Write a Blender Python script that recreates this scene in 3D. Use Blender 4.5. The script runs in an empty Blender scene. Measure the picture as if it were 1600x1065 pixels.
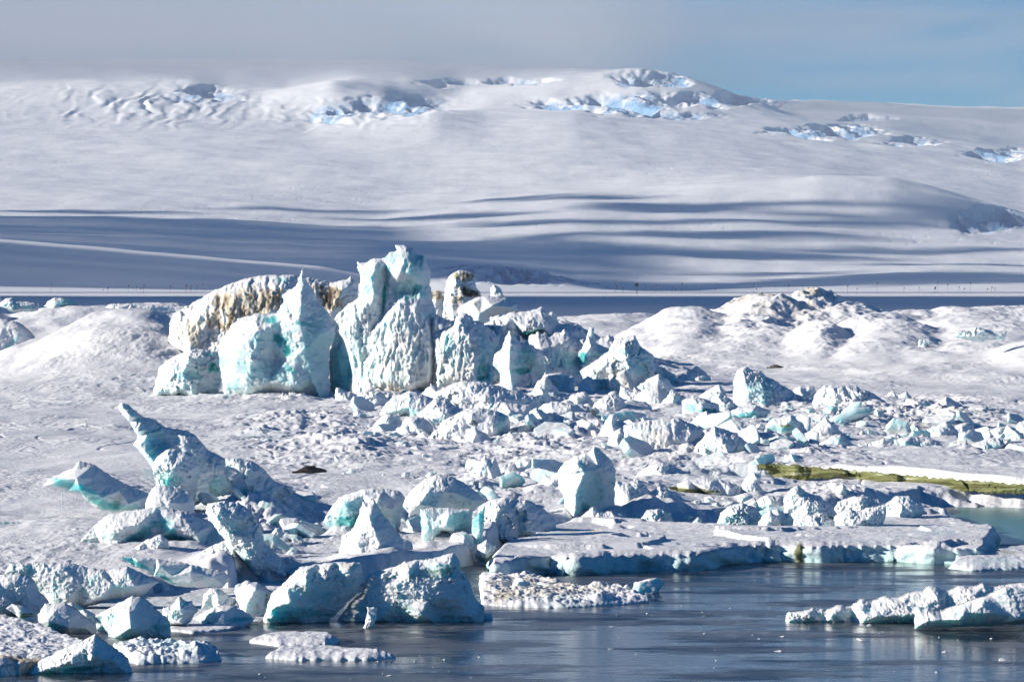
import bpy, math, random
import numpy as np
from mathutils import Vector
from mathutils.geometry import delaunay_2d_cdt

# ------------------------------------------------------------------ camera, light, exposure
SC = bpy.context.scene
COL = SC.collection
CAMH, FPX, U0, VH = 14.0, 6000.0, 800.0, 455.0      # camera height, focal length in photo pixels, centre column, horizon row
cam = bpy.data.cameras.new('camera')
cam.sensor_width = 36.0
cam.lens = FPX * 36.0 / 1600.0
cam.shift_y = -(532.5 - VH) / 1600.0
cam.clip_start, cam.clip_end = 5.0, 80000.0
camo = bpy.data.objects.new('camera', cam)
camo.location = (0, 0, CAMH)
camo.rotation_euler = (math.radians(90), 0, 0)
COL.objects.link(camo)
SC.camera = camo

SUN_EL, SUN_BACK = math.radians(19.0), math.radians(-5.0)
SDIR = Vector((-math.cos(SUN_EL) * math.cos(SUN_BACK), math.cos(SUN_EL) * math.sin(SUN_BACK), math.sin(SUN_EL)))
sun = bpy.data.lights.new('sun', 'SUN')
sun.energy = 5.0
sun.angle = math.radians(0.5)
sun.color = (1.0, 0.925, 0.82)
suno = bpy.data.objects.new('sun', sun)
suno.rotation_euler = SDIR.to_track_quat('Z', 'Y').to_euler()
COL.objects.link(suno)

W = bpy.data.worlds.new("World")
SC.world = W
W.use_nodes = True
nt = W.node_tree
bg = nt.nodes['Background']
sky = nt.nodes.new('ShaderNodeTexSky')
sky.sky_type = 'NISHITA'
sky.sun_disc = False
sky.sun_elevation = SUN_EL
sky.sun_rotation = math.atan2(SDIR.x, SDIR.y)
sky.altitude = 2500
sky.air_density = 1.0
sky.dust_density = 0.0
sky.ozone_density = 6.0
hs = nt.nodes.new('ShaderNodeHueSaturation'); hs.inputs['Saturation'].default_value = 1.4      # saturation raised to turn sky and shadows bluer
nt.links.new(sky.outputs['Color'], hs.inputs['Color'])
nt.links.new(hs.outputs['Color'], bg.inputs['Color'])
bg.inputs['Strength'].default_value = 0.058

SC.view_settings.view_transform = 'Standard'
SC.view_settings.look = 'None'
SC.view_settings.exposure = 0.56
SC.view_settings.gamma = 1.0
SC.render.engine = 'CYCLES'
SC.cycles.max_bounces = 6
SC.cycles.diffuse_bounces = 1
SC.cycles.glossy_bounces = 3
SC.cycles.volume_bounces = 2
SC.cycles.volume_step_rate = 4.0
SC.cycles.volume_max_steps = 64
SC.cycles.use_denoising = True
SC.cycles.use_adaptive_sampling = True

# ------------------------------------------------------------------ noise
def _hash(ix, iy, iz, seed):
    h = (ix.astype(np.int64) * 374761393 + iy.astype(np.int64) * 668265263 + iz * 2147483647 + seed * 974634777) & 0xFFFFFFFF
    h = ((h ^ (h >> 13)) * 1274126177) & 0xFFFFFFFF
    h = ((h ^ (h >> 16)) * 2246822519) & 0xFFFFFFFF
    return (h ^ (h >> 15)) & 0xFFFFFF

def gn(x, y, seed=0):
    x = np.asarray(x, float); y = np.asarray(y, float)
    x0 = np.floor(x); y0 = np.floor(y)
    fx = x - x0; fy = y - y0
    u = fx * fx * fx * (fx * (fx * 6 - 15) + 10)
    v = fy * fy * fy * (fy * (fy * 6 - 15) + 10)
    def g(dx, dy):
        a = _hash(x0 + dx, y0 + dy, 0, seed) * (2 * math.pi / 0xFFFFFF)
        return np.cos(a) * (fx - dx) + np.sin(a) * (fy - dy)
    a = g(0, 0); b = g(1, 0); c = g(0, 1); d = g(1, 1)
    return 1.5 * ((a + (b - a) * u) * (1 - v) + (c + (d - c) * u) * v)

def fbm(x, y, octv=4, seed=0, gain=0.5, lac=2.03):
    s = 0; a = 1.0; f = 1.0
    for o in range(octv):
        s = s + a * gn(x * f + 17.3 * o, y * f - 9.1 * o, seed + o * 31)
        a *= gain; f *= lac
    return s

def ridged(x, y, octv=4, seed=0, gain=0.5):
    s = 0; a = 1.0; f = 1.0
    for o in range(octv):
        s = s + a * (1 - 2 * np.abs(gn(x * f + 5.3 * o, y * f + 3.1 * o, seed + o * 17)))
        a *= gain; f *= 2.1
    return s

def tilt_cells(x, y, seed=0, slope=0.6, hvar=0.5):
    """broken slabs: every cell is a plane with its own height and tilt"""
    x = np.asarray(x, float); y = np.asarray(y, float)
    ix = np.floor(x); iy = np.floor(y)
    best = np.full(x.shape, 1e9); h = np.zeros(x.shape)
    for dx in (-1, 0, 1):
        for dy in (-1, 0, 1):
            cx = ix + dx; cy = iy + dy
            r1 = _hash(cx, cy, 1, seed) / 0xFFFFFF; r2 = _hash(cx, cy, 2, seed) / 0xFFFFFF
            r3 = _hash(cx, cy, 3, seed) / 0xFFFFFF; r4 = _hash(cx, cy, 4, seed) / 0xFFFFFF
            r5 = _hash(cx, cy, 5, seed) / 0xFFFFFF
            px = x - cx - r1; py = y - cy - r2
            dd = px * px + py * py
            hh = (r3 - 0.5) * hvar + slope * ((r4 - 0.5) * px + (r5 - 0.5) * py) * 2
            m = dd < best
            best = np.where(m, dd, best); h = np.where(m, hh, h)
    return h

def sst(a, b, x):
    t = np.clip((np.asarray(x, float) - a) / (b - a), 0, 1)
    return t * t * (3 - 2 * t)

# ------------------------------------------------------------------ materials
def newmat(name):
    m = bpy.data.materials.new(name)
    m.use_nodes = True
    n = m.node_tree
    return m, n, n.nodes['Principled BSDF'], n.links

def _mix(n, fac, a, b):
    k = n.nodes.new('ShaderNodeMix'); k.data_type = 'RGBA'
    for s, val in ((k.inputs[0], fac), (k.inputs[6], a), (k.inputs[7], b)):
        if hasattr(val, 'is_linked'): n.links.new(val, s)
        else: s.default_value = val if not isinstance(val, tuple) else (*val, 1)
    return k.outputs[2]

def _ramp(n, src, stops):
    r = n.nodes.new('ShaderNodeValToRGB')
    e = r.color_ramp.elements
    while len(e) < len(stops): e.new(0.5)
    for q, (p, c) in zip(e, stops):
        q.position = p
        q.color = (c, c, c, 1) if not isinstance(c, tuple) else (*c, 1)
    n.links.new(src, r.inputs[0])
    return r.outputs[0]

def _noise(n, scale, detail=4, rough=0.55, vec=None):
    t = n.nodes.new('ShaderNodeTexNoise')
    t.inputs['Scale'].default_value = scale
    t.inputs['Detail'].default_value = detail
    t.inputs['Roughness'].default_value = rough
    if vec is not None: n.links.new(vec, t.inputs['Vector'])
    return t.outputs['Fac']

def ice_material(name, snow=(0.84, 0.845, 0.86), bump_scale=1.6, bump=0.35, sss=0.0, ramp=None):
    m, n, p, L = newmat(name)
    geo = n.nodes.new('ShaderNodeNewGeometry'); pos = geo.outputs['Position']
    at = n.nodes.new('ShaderNodeAttribute'); at.attribute_name = 'tint'
    sep = n.nodes.new('ShaderNodeSeparateColor'); L.new(at.outputs['Color'], sep.inputs[0])
    big = _noise(n, 0.35, 5, 0.6, pos)
    snowc = _mix(n, _ramp(n, big, [(0.35, 0.0), (0.7, 1.0)]), snow, (snow[0] * 0.93, snow[1] * 0.945, snow[2] * 0.95))
    teal = _ramp(n, sep.outputs[0], ramp or [(0.0, (0.82, 0.85, 0.87)), (0.3, (0.52, 0.735, 0.745)), (0.65, (0.14, 0.50, 0.51)), (1.0, (0.012, 0.27, 0.26))])
    f1 = _ramp(n, sep.outputs[0], [(0.0, 0.0), (0.15, 1.0)])
    c = _mix(n, f1, snowc, teal)
    dirt = _ramp(n, sep.outputs[1], [(0.0, (0.84, 0.82, 0.78)), (0.4, (0.70, 0.63, 0.50)), (0.75, (0.34, 0.27, 0.19)), (1.0, (0.07, 0.055, 0.045))])
    c = _mix(n, _ramp(n, sep.outputs[1], [(0.0, 0.0), (0.25, 1.0)]), c, dirt)
    grn = _ramp(n, sep.outputs[2], [(0.0, (0.62, 0.65, 0.48)), (0.45, (0.17, 0.18, 0.065)), (1.0, (0.05, 0.055, 0.015))])
    c = _mix(n, _ramp(n, sep.outputs[2], [(0.0, 0.0), (0.3, 1.0)]), c, grn)
    L.new(c, p.inputs['Base Color'])
    L.new(_ramp(n, sep.outputs[0], [(0.0, 0.75), (0.5, 0.38), (1.0, 0.25)]), p.inputs['Roughness'])
    p.inputs['Specular IOR Level'].default_value = 0.3
    if sss:
        L.new(_ramp(n, sep.outputs[0], [(0.05, sss * 0.5), (0.6, min(1.0, sss * 3.5))]), p.inputs['Subsurface Weight'])
        p.inputs['Subsurface Radius'].default_value = (0.15, 0.85, 1.0)
        p.inputs['Subsurface Scale'].default_value = 1.2
    b = n.nodes.new('ShaderNodeBump')
    b.inputs['Strength'].default_value = bump
    b.inputs['Distance'].default_value = 0.25 if bump_scale > 1 else 3.0
    mu = n.nodes.new('ShaderNodeMath'); mu.operation = 'MULTIPLY'
    L.new(_noise(n, bump_scale, 6, 0.65, pos), mu.inputs[0]); L.new(_ramp(n, _noise(n, bump_scale * 0.07, 4, 0.6, pos), [(0.40, 0.12), (0.60, 1.2)]), mu.inputs[1])
    L.new(mu.outputs[0], b.inputs['Height'])
    L.new(b.outputs[0], p.inputs['Normal'])
    return m

M_SNOW = ice_material('sea_ice_snow', (0.83, 0.825, 0.84), 3.5, 0.6)
M_ICE = ice_material('glacial_ice', (0.84, 0.84, 0.845), 2.6, 0.22, 0.2)
M_HILL = ice_material('hill_snow', (0.84, 0.845, 0.87), 0.06, 0.12, 0, [(0.0, (0.78, 0.80, 0.84)), (0.45, (0.21, 0.40, 0.64)), (1.0, (0.12, 0.30, 0.56))])

# ------------------------------------------------------------------ mesh helpers
def link_mesh(name, V, F, mat, tint=None, smooth=True, parent=None):
    me = bpy.data.meshes.new(name)
    V = np.asarray(V, np.float32); F = np.asarray(F, np.int32)
    me.vertices.add(len(V)); me.vertices.foreach_set('co', V.ravel())
    k = F.shape[1]
    me.loops.add(F.size); me.loops.foreach_set('vertex_index', F.ravel())
    me.polygons.add(len(F))
    me.polygons.foreach_set('loop_start', np.arange(0, F.size, k, dtype=np.int32))
    me.polygons.foreach_set('loop_total', np.full(len(F), k, np.int32))
    me.polygons.foreach_set('use_smooth', np.full(len(F), smooth))
    me.update(calc_edges=True)
    me.validate()
    if tint is not None:
        a = me.attributes.new('tint', 'FLOAT_COLOR', 'POINT')
        t = np.zeros((len(V), 4), np.float32); t[:, :3] = np.clip(tint, 0, 1); t[:, 3] = 1
        a.data.foreach_set('color', t.ravel())
    me.materials.append(mat)
    o = bpy.data.objects.new(name, me)
    COL.objects.link(o)
    if parent is not None: o.parent = parent
    return o

def tag(o, label=None, cat=None, group=None, kind=None):
    if label: o['label'] = label
    if cat: o['category'] = cat
    if group: o['group'] = group
    if kind: o['kind'] = kind
    return o

def grid_faces(nr, nc):
    i = np.arange(nr * nc).reshape(nr, nc)
    return np.stack([i[:-1, :-1].ravel(), i[:-1, 1:].ravel(), i[1:, 1:].ravel(), i[1:, :-1].ravel()], 1)

# ------------------------------------------------------------------ sea ice terrain
def depth_of(v, z=0.6):
    return (CAMH - z) * FPX / (v - VH)

COAST_U = [-400, 0, 60, 120, 200, 260, 360, 430, 560, 690, 760, 800, 900, 1200, 1400, 1440, 1600, 2000]
COAST_V = [912, 912, 918, 925, 915, 906, 900, 896, 900, 878, 862, 832, 818, 818, 803, 786, 787, 787]
# u, crest v, depth, spread in px, front length m, back length m
MOUNDS = [(170, 478, 700, 290, 95, 60, 0.008), (-60, 468, 720, 170, 80, 60, 0.03), (1190, 463, 790, 130, 95, 60, 0.06), (1275, 467, 785, 90, 60, 50, 0.08), (1090, 478, 770, 110, 70, 60, 0.02), (1330, 473, 770, 110, 45, 50, 0.05),
          (1580, 476, 730, 240, 110, 60, 0.02), (1400, 487, 715, 130, 80, 60, 0.03), (1285, 504, 690, 60, 45, 60, 0.05), (1640, 530, 600, 150, 36, 40, 0.012),
          (790, 500, 640, 150, 50, 60, 0.03), (470, 560, 560, 150, 45, 60, 0.02), (960, 492, 860, 260, 120, 90, 0.01), (30, 560, 590, 110, 34, 40, 0.02), (185, 484, 575, 165, 50, 50, 0.01)]
# broken ice pushed up into ridges: u, v, spread u, spread v, height m
RIDGES = [(720, 640, 170, 18, 1.1), (860, 690, 150, 34, 1.0), (1110, 705, 130, 26, 1.3), (950, 782, 80, 12, 0.8), (1310, 792, 90, 12, 0.9), (1400, 665, 190, 13, 1.0), (720, 800, 60, 30, 0.9),
          (400, 800, 60, 34, 1.0), (300, 850, 100, 16, 0.6), (560, 700, 90, 22, 0.8), (470, 665, 70, 12, 0.7), (590, 845, 80, 14, 0.5), (140, 677, 70, 3, 0.4), (330, 604, 140, 4, 0.55), (430, 630, 110, 5, 0.7), (60, 640, 90, 3, 0.35), (430, 680, 60, 4, 0.5), (930, 590, 120, 14, 1.5), (260, 585, 90, 7, 0.8), (1230, 640, 90, 12, 0.9)]
DRIFTS = [(432, 465.0, 105, 0.5), (532, 468.0, 22, 0.5), (610, 481.0, 101, 0.5), (722, 478.0, 57, 0.5), (716, 556.0, 42, 0.5), (763, 545.0, 54, 0.5), (828, 530.0, 99, 0.5), (811, 503.0, 47, 0.5), (869, 487.0, 35, 0.5), (926, 480.0, 33, 0.49), (976, 478.0, 27, 0.5), (929, 518.0, 32, 0.5), (965, 500.0, 67, 0.5), (1026, 452.0, 35, 0.5), (1096, 406.0, 34, 0.31), (1206, 428.0, 69, 0.5), (1162, 392.0, 48, 0.27), (1228, 332.0, 41, 0.41), (1039, 297.0, 73, 0.5), (1114, 290.0, 63, 0.49), (1326, 414.0, 65, 0.47), (1430, 422.0, 32, 0.24), (1500, 402.0, 50, 0.37), (1328, 308.0, 54, 0.31), (1408, 306.0, 78, 0.27), (1502, 304.0, 31, 0.22), (1544, 302.0, 41, 0.26), (1601, 301.0, 44, 0.22), (574, 418.0, 40, 0.37), (652, 385.0, 69, 0.48), (730, 335.0, 78, 0.5), (763, 398.0, 97, 0.5), (917, 229.0, 52, 0.5), (1016, 233.0, 64, 0.31), (1032, 262.0, 54, 0.28), (1173, 245.0, 21, 0.29), (698, 200.0, 46, 0.33), (748, 199.0, 12, 0.19), (582, 190.0, 61, 0.5), (568, 206.0, 73, 0.36), (278, 228.0, 107, 0.5), (274, 221.0, 43, 0.34), (266, 206.0, 44, 0.24), (244, 194.0, 139, 0.35), (225, 189.5, 44, 0.2), (407, 222.0, 64, 0.5), (384, 184.0, 72, 0.47), (350, 185.0, 60, 0.24), (128, 169.0, 136, 0.28), (8, 164.0, 76, 0.23), (35, 160.0, 30, 0.12), (279, 160.0, 35, 0.14), (343, 166.0, 32, 0.1), (397, 165.5, 35, 0.22), (723, 199.0, 28, 0.2), (761, 197.0, 21, 0.16), (670, 202.0, 34, 0.16), (807, 207.0, 35, 0.14), (1155, 221.0, 41, 0.24), (1199, 216.0, 26, 0.17), (1265, 228.0, 50, 0.31), (1204, 230.0, 32, 0.18), (1342, 214.0, 48, 0.27), (1270, 215.0, 43, 0.21), (1413, 222.0, 37, 0.2), (1342, 232.0, 48, 0.17), (1111, 238.0, 15, 0.13), (1132, 237.0, 13, 0.12), (1026, 224.0, 29, 0.13), (948, 222.0, 48, 0.15), (543, 448.5, 24, 0.31), (575, 426.1, 28, 0.37), (612, 427.8, 31, 0.27), (634, 424.8, 30, 0.26), (665, 420.5, 27, 0.28), (687, 444.1, 35, 0.4), (718, 417.6, 20, 0.23), (745, 419.6, 33, 0.34), (774, 410.4, 31, 0.41), (807, 412.4, 35, 0.48), (834, 414.4, 36, 0.44), (856, 435.1, 37, 0.5), (883, 415.7, 16, 0.18), (904, 419.6, 29, 0.35), (953, 414.2, 33, 0.33), (981, 414.0, 15, 0.16), (989, 451.6, 29, 0.36), (1020, 428.9, 35, 0.43), (605, 358.8, 28, 0.32), (649, 347.3, 32, 0.29), (663, 336.6, 21, 0.17), (691, 369.0, 46, 0.5), (738, 350.4, 23, 0.2), (749, 322.6, 30, 0.3), (798, 353.2, 46, 0.46), (809, 322.3, 28, 0.23), (852, 338.3, 38, 0.45), (875, 360.5, 28, 0.21), (900, 357.5, 40, 0.31), (942, 353.1, 24, 0.25), (964, 324.3, 38, 0.44), (749, 247.6, 34, 0.18), (762, 266.5, 35, 0.3), (782, 241.3, 25, 0.13), (796, 271.8, 22, 0.18), (817, 276.7, 27, 0.19), (827, 260.8, 25, 0.17), (851, 265.9, 20, 0.11), (861, 246.1, 36, 0.29), (888, 253.5, 28, 0.16), (974, 312.5, 39, 0.33), (1002, 313.1, 28, 0.17), (1022, 338.4, 26, 0.14), (1044, 308.9, 30, 0.15), (1073, 338.0, 28, 0.18), (1098, 324.2, 39, 0.31), (1134, 308.4, 29, 0.22), (1168, 305.4, 38, 0.22), (1194, 307.9, 31, 0.24), (1215, 321.4, 25, 0.17), (1239, 295.9, 38, 0.27), (1266, 336.5, 21, 0.16), (1055, 424.2, 27, 0.36), (1077, 433.0, 25, 0.25), (1114, 463.3, 26, 0.31), (1132, 414.5, 28, 0.35), (1166, 436.8, 20, 0.28), (1182, 424.6, 15, 0.17), (1212, 444.7, 18, 0.18), (1253, 446.1, 29, 0.35), (1273, 416.6, 15, 0.16), (1305, 442.3, 20, 0.22), (1337, 455.3, 31, 0.32), (1363, 420.3, 29, 0.31), (1391, 452.6, 17, 0.25), (1413, 460.6, 17, 0.21), (1289, 328.8, 33, 0.39), (1315, 332.5, 18, 0.17), (1346, 338.7, 16, 0.18), (1363, 365.2, 23, 0.2), (1400, 337.9, 19, 0.14), (1430, 357.5, 17, 0.12), (1444, 330.1, 24, 0.17), (1471, 345.6, 31, 0.26), (1498, 349.2, 33, 0.22), (1514, 331.2, 22, 0.2), (1558, 337.2, 29, 0.23), (1581, 336.5, 27, 0.24), (1608, 352.1, 29, 0.25), (1623, 347.4, 32, 0.27), (1029, 234.9, 25, 0.13), (1217, 222.4, 26, 0.12), (1249, 236.0, 18, 0.1), (1272, 222.6, 25, 0.09), (1320, 224.4, 20, 0.08), (1344, 235.5, 28, 0.14), (1360, 227.7, 19, 0.07), (1400, 230.3, 18, 0.09), (1432, 224.5, 25, 0.09), (360, 217.7, 34, 0.14), (370, 216.4, 21, 0.13), (389, 206.3, 38, 0.16), (404, 227.0, 20, 0.12), (429, 233.4, 20, 0.12), (438, 199.3, 36, 0.16), (461, 206.4, 39, 0.17), (474, 239.1, 24, 0.13), (954, 554.6, 19, 0.29), (968, 533.6, 28, 0.32), (1024, 543.2, 19, 0.24), (1068, 548.1, 22, 0.24), (1090, 558.2, 25, 0.37), (805, 213.0, 75, 0.34), (292, 500.0, 64, 0.5)]   # snow banked against the blocks, filled in below

LEDGE_U = [1000, 1127, 1206, 1320, 1412, 1517, 1600, 1700, 1900]
LEDGE_D = [272, 272, 271, 266, 261, 253, 248.5, 243, 240]

def terrain(x, y):
    u = U0 + x / y * FPX
    z = 0.55 + 11.7 * sst(930, 1380, y) + 0.25 * sst(1380, 5000, y)
    base = z.copy()
    for (mu, mv, md, su, fr, bk, rg) in MOUNDS:
        h = CAMH - (mv - VH) / FPX * md - np.interp(md, [0, 930, 1380], [0.55, 0.55, 12.2])
        wob = 1 + 0.16 * fbm(x / 25 + mu, y / 40, 2, 5)
        uw = u + 0.22 * su * fbm(x / 16 + mu, y / 30, 3, 15)
        gu = 0.72 * np.exp(-((uw - mu) / su) ** 2) + 0.28 * np.exp(-((uw - mu) / (1.9 * su)) ** 2)
        dd = (y - md) / np.where(y < md, fr, bk)
        q = base + h * gu * (np.exp(-np.abs(dd) ** np.where(dd < 0, 1.45, 2.0)) * wob + rg * np.exp(-dd * dd) * ridged(x / 6 + mu, y / 12, 4, 16))
        k = 1.2
        e = np.clip(0.5 + 0.5 * (q - z) / k, 0, 1)
        z = z + (q - z) * e + k * e * (1 - e) * 0.5
    vv = VH + (CAMH - 0.6) * FPX / y
    rough = np.zeros_like(x)
    for (ru, rv, su, sv, a) in [(520, 690, 180, 45, 1.0), (820, 650, 250, 60, 1.2), (1150, 720, 200, 60, 1.1), (1450, 650, 200, 22, 1.2), (760, 760, 120, 50, 1.0), (420, 820, 140, 60, 0.9), (300, 620, 200, 14, 0.7), (640, 575, 400, 14, 0.8)]:
        rough = np.maximum(rough, a * np.exp(-((u - ru) / su) ** 2 - ((vv - rv) / sv) ** 2))
    near = 1 - sst(900, 1300, y)
    rm = np.zeros_like(x)
    for (ru, rv, su, sv, h) in RIDGES:
        rm = np.maximum(rm, h * np.exp(-((u - ru) / su) ** 2 - ((vv - rv) / sv) ** 2))
    z = z + near * rm * (0.55 + 0.55 * tilt_cells(x / 5.0 + 0.35 * fbm(x / 3, y / 4, 3, 3), y / 8.0, 44, 0.9, 1.0) + 0.30 * ridged(x / 3.4, y / 7, 4, 45) + 0.22 * tilt_cells(x / 1.7, y / 3, 46, 0.9, 0.8))
    for (du, dd_, dw, dh) in DRIFTS:
        if x.ndim == 2:
            i0, i1 = np.searchsorted(y[:, 0], [dd_ - 9, dd_ + 9]); sl = slice(i0, i1)
        else: sl = slice(None)
        g = np.exp(-((u[sl] - du) / dw) ** 4 - ((y[sl] - dd_ + 1.0) / 4.0) ** 2)
        z[sl] = z[sl] + dh * g * (0.7 + 0.5 * fbm(x[sl] / 2.2, y[sl] / 4, 3, 19))
    z = z + near * (0.42 * fbm(x / 16, y / 34, 3, 1) + 0.10 * fbm(x / 3.6, y / 7, 3, 2) * (1.5 * sst(-0.1, 0.6, fbm(x / 28, y / 60, 3, 20)) + 0.15 + 0.9 * rough))
    z = z + near * rough * 0.30 * fbm(x / 7, y / 13, 3, 18)
    z = z + near * 0.045 * ridged(x / 1.2, y / 2.6, 4, 9) * (0.15 + 1.35 * sst(-0.1, 0.5, fbm(x / 14, y / 40, 3, 12)) + rough)
    z = z + near * rough * (0.55 * tilt_cells(x / 4.2 + 0.3 * fbm(x / 2, y / 2, 2, 3), y / 9.0, 4, 0.5, 0.5) + 0.16 * tilt_cells(x / 1.5, y / 3.5, 8, 0.8, 0.6))
    # pressure cracks: thin dark steps wandering across the flat snow
    cr = np.abs(fbm(x / 30, y / 70, 3, 40))
    z = z - (1 - sst(430, 520, y)) * 0.10 * np.exp(-(cr / 0.008) ** 2)
    z = z + (1 - near) * (0.12 * fbm(x / 40, y / 60, 3, 6))
    # raised plate behind the green ledge
    dl = np.interp(u, LEDGE_U, LEDGE_D)
    z = z + 0.85 * sst(0.6, 2.2, y - dl) * (1 - sst(5, 90, y - dl)) * sst(1080, 1170, u)
    # coast
    dc = depth_of(np.interp(u + 10 * gn(x / 5, y * 0 + 3, 77), COAST_U, COAST_V)) + 2.2 * fbm(x / 4, y / 6, 4, 21)
    t = sst(0, 1, (y - dc) / np.interp(u, [380, 470, 700, 770, 1400], [1.6, 3.5, 4.0, 9.0, 11.0]))
    return z * t - 1.5 * (1 - t), rough

def build_terrain():
    ys = []
    y = 150.0
    while y < 6300:
        ys.append(y)
        if y < 300: s = y / 680
        elif y < 820: s = 0.45 + (y - 300) / 520 * 0.2
        else: s = 1.2 + (y - 820) / 60
        y += s
    ys = np.array(ys)
    us = np.linspace(-170, 1770, 940)
    Y, U = np.meshgrid(ys, us, indexing='ij')
    X = (U - U0) / FPX * Y
    Z, rough = terrain(X, Y)
    t = np.zeros((Z.size, 3), np.float32)
    gy, gx = np.gradient(Z)
    n1 = sst(0.15, 0.7, fbm(X / 9, Y / 20, 3, 51)).ravel()
    t[:, 0] = 0.10 * n1 * rough.ravel().clip(0, 1)
    t[:, 1] = 0.10 * sst(0.2, 0.8, fbm(X / 6, Y / 12, 3, 61)).ravel() * np.exp(-((U - 1450) / 180) ** 2 - ((VH + 80400 / Y - 655) / 40) ** 2).ravel() * 2
    t[:, 2] = 0.9 * (sst(0.35, 0.6, fbm(X / 3, Y / 7, 3, 62)) * np.exp(-((U - 1440) / 60) ** 2 - ((VH + 80400 / Y - 662) / 7) ** 2)).ravel()
    t[:, 1] = np.maximum(t[:, 1], 0.46 * (np.exp(-((U - 1225) / 90) ** 2 - ((Y - 788) / 32) ** 2) * sst(-0.5, 0.3, fbm(X / 8, Y / 20, 4, 63))).ravel())
    o = link_mesh('sea_ice', np.stack([X, Y, Z], -1).reshape(-1, 3), grid_faces(*X.shape), M_SNOW, t)
    tag(o, kind='structure')

# ------------------------------------------------------------------ hills
HILL = [  # depth, [(u, v) ...] contour seen from the shore
    (5600, [(-400, 457.5), (2000, 457.5)]),
    (6000, [(-400, 440), (0, 447), (400, 454), (660, 455), (700, 450), (850, 452), (940, 455.5), (2000, 456)]),
    (6250, [(-400, 372), (0, 400), (300, 422), (560, 446), (640, 432), (690, 424), (760, 424), (860, 432), (940, 450), (1000, 455), (2000, 455)]),
    (6500, [(-400, 345), (0, 375), (200, 393), (400, 408), (500, 415), (600, 436), (640, 420), (690, 411), (760, 411), (850, 420), (920, 437), (1000, 456), (1100, 454), (2000, 452)]),
    (6800, [(-400, 352), (0, 384), (200, 400), (400, 413), (520, 419), (640, 425), (760, 424), (900, 437), (1000, 447), (1200, 445), (2000, 440)]),
    (7600, [(-400, 360), (0, 362), (300, 375), (600, 390), (900, 400), (1200, 410), (1600, 415), (2000, 420)]),
    (8400, [(-400, 334), (0, 341), (300, 343), (600, 350), (900, 345), (1200, 350), (1500, 368), (1600, 376), (2000, 396)]),
    (9000, [(-400, 300), (0, 308), (300, 310), (600, 318), (800, 312), (1000, 300), (1150, 288), (1280, 277), (1390, 283), (1450, 296), (1530, 318), (1600, 334), (2000, 385)]),
    (9350, [(-400, 285), (0, 292), (300, 296), (600, 300), (800, 298), (1000, 290), (1150, 282), (1280, 281), (1390, 292), (1500, 322), (1600, 344), (2000, 395)]),
    (10600, [(-400, 235), (0, 240), (300, 240), (600, 242), (900, 236), (1100, 246), (1300, 262), (1450, 280), (1600, 300), (2000, 330)]),
    (11800, [(-400, 190), (0, 196), (300, 198), (480, 205), (560, 196), (680, 176), (760, 184), (900, 180), (1000, 190), (1100, 200), (1250, 216), (1400, 232), (1600, 262), (2000, 285)]),
    (12100, [(-400, 175), (0, 180), (300, 186), (480, 190), (560, 172), (640, 158), (684, 172), (760, 175), (900, 178), (930, 180), (1000, 180), (1100, 190), (1250, 206), (1380, 222), (1500, 238), (1600, 252), (2000, 275)]),
    (12600, [(-400, 140), (0, 150), (150, 148), (300, 152), (400, 160), (520, 128), (600, 142), (684, 178), (760, 165), (900, 158), (1000, 150), (1100, 158), (1200, 176), (1350, 205), (1600, 240), (2000, 265)]),
    (13000, [(-400, 120), (0, 130), (150, 124), (300, 126), (350, 135), (450, 136), (550, 118), (640, 124), (720, 140), (800, 130), (870, 122), (930, 116), (1000, 109), (1060, 118), (1140, 146), (1240, 182), (1390, 200), (1600, 236), (2000, 262)]),
    (13500, [(-400, 100), (0, 105), (300, 105), (600, 102), (800, 106), (900, 104), (1000, 114), (1060, 126), (1150, 160), (1240, 192), (1390, 196), (1600, 226), (2000, 255)]),
    (16000, [(-400, 90), (600, 96), (1000, 135), (1120, 143), (1190, 150), (1300, 158), (1450, 166), (1600, 168), (2000, 172)]),
    (17500, [(-400, 120), (600, 140), (1000, 180), (1600, 200), (2000, 205)]),
]
# broken icefalls: u, v, su, sv, strength
FALLS = [(320, 150, 70, 16, 0.8), (610, 165, 90, 18, 1.1), (520, 178, 50, 16, 0.9), (1020, 124, 70, 13, 1.2), (1140, 155, 110, 11, 1.2), (985, 162, 80, 17, 1.3), (1060, 178, 80, 7, 0.8),
         (880, 162, 70, 8, 1.0), (810, 127, 60, 6, 1.0), (1290, 204, 90, 10, 1.3), (1350, 183, 50, 6, 0.9), (1430, 222, 60, 8, 0.8), (1560, 242, 60, 10, 1.3), (1555, 346, 60, 17, 1.4), (790, 433, 120, 13, 0.9), (690, 130, 60, 8, 0.8)]
_hd = np.array([h[0] for h in HILL], float)

def hill_v(u, d):
    C = np.stack([np.interp(u, [p[0] for p in c], [p[1] for p in c]) for _, c in HILL])   # curves at these columns
    out = np.empty((len(d), len(u)))
    for k, dd in enumerate(d):
        i = min(max(np.searchsorted(_hd, dd) - 1, 0), len(_hd) - 2)
        t = (dd - _hd[i]) / (_hd[i + 1] - _hd[i]); t = min(max(t, 0), 1)
        m0 = (C[i + 1] - C[max(i - 1, 0)]) * 0.35; m1 = (C[min(i + 2, len(_hd) - 1)] - C[i]) * 0.35
        t2, t3 = t * t, t * t * t
        out[k] = C[i] * (2 * t3 - 3 * t2 + 1) + m0 * (t3 - 2 * t2 + t) + C[i + 1] * (3 * t2 - 2 * t3) + m1 * (t3 - t2)
    return out

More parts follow.
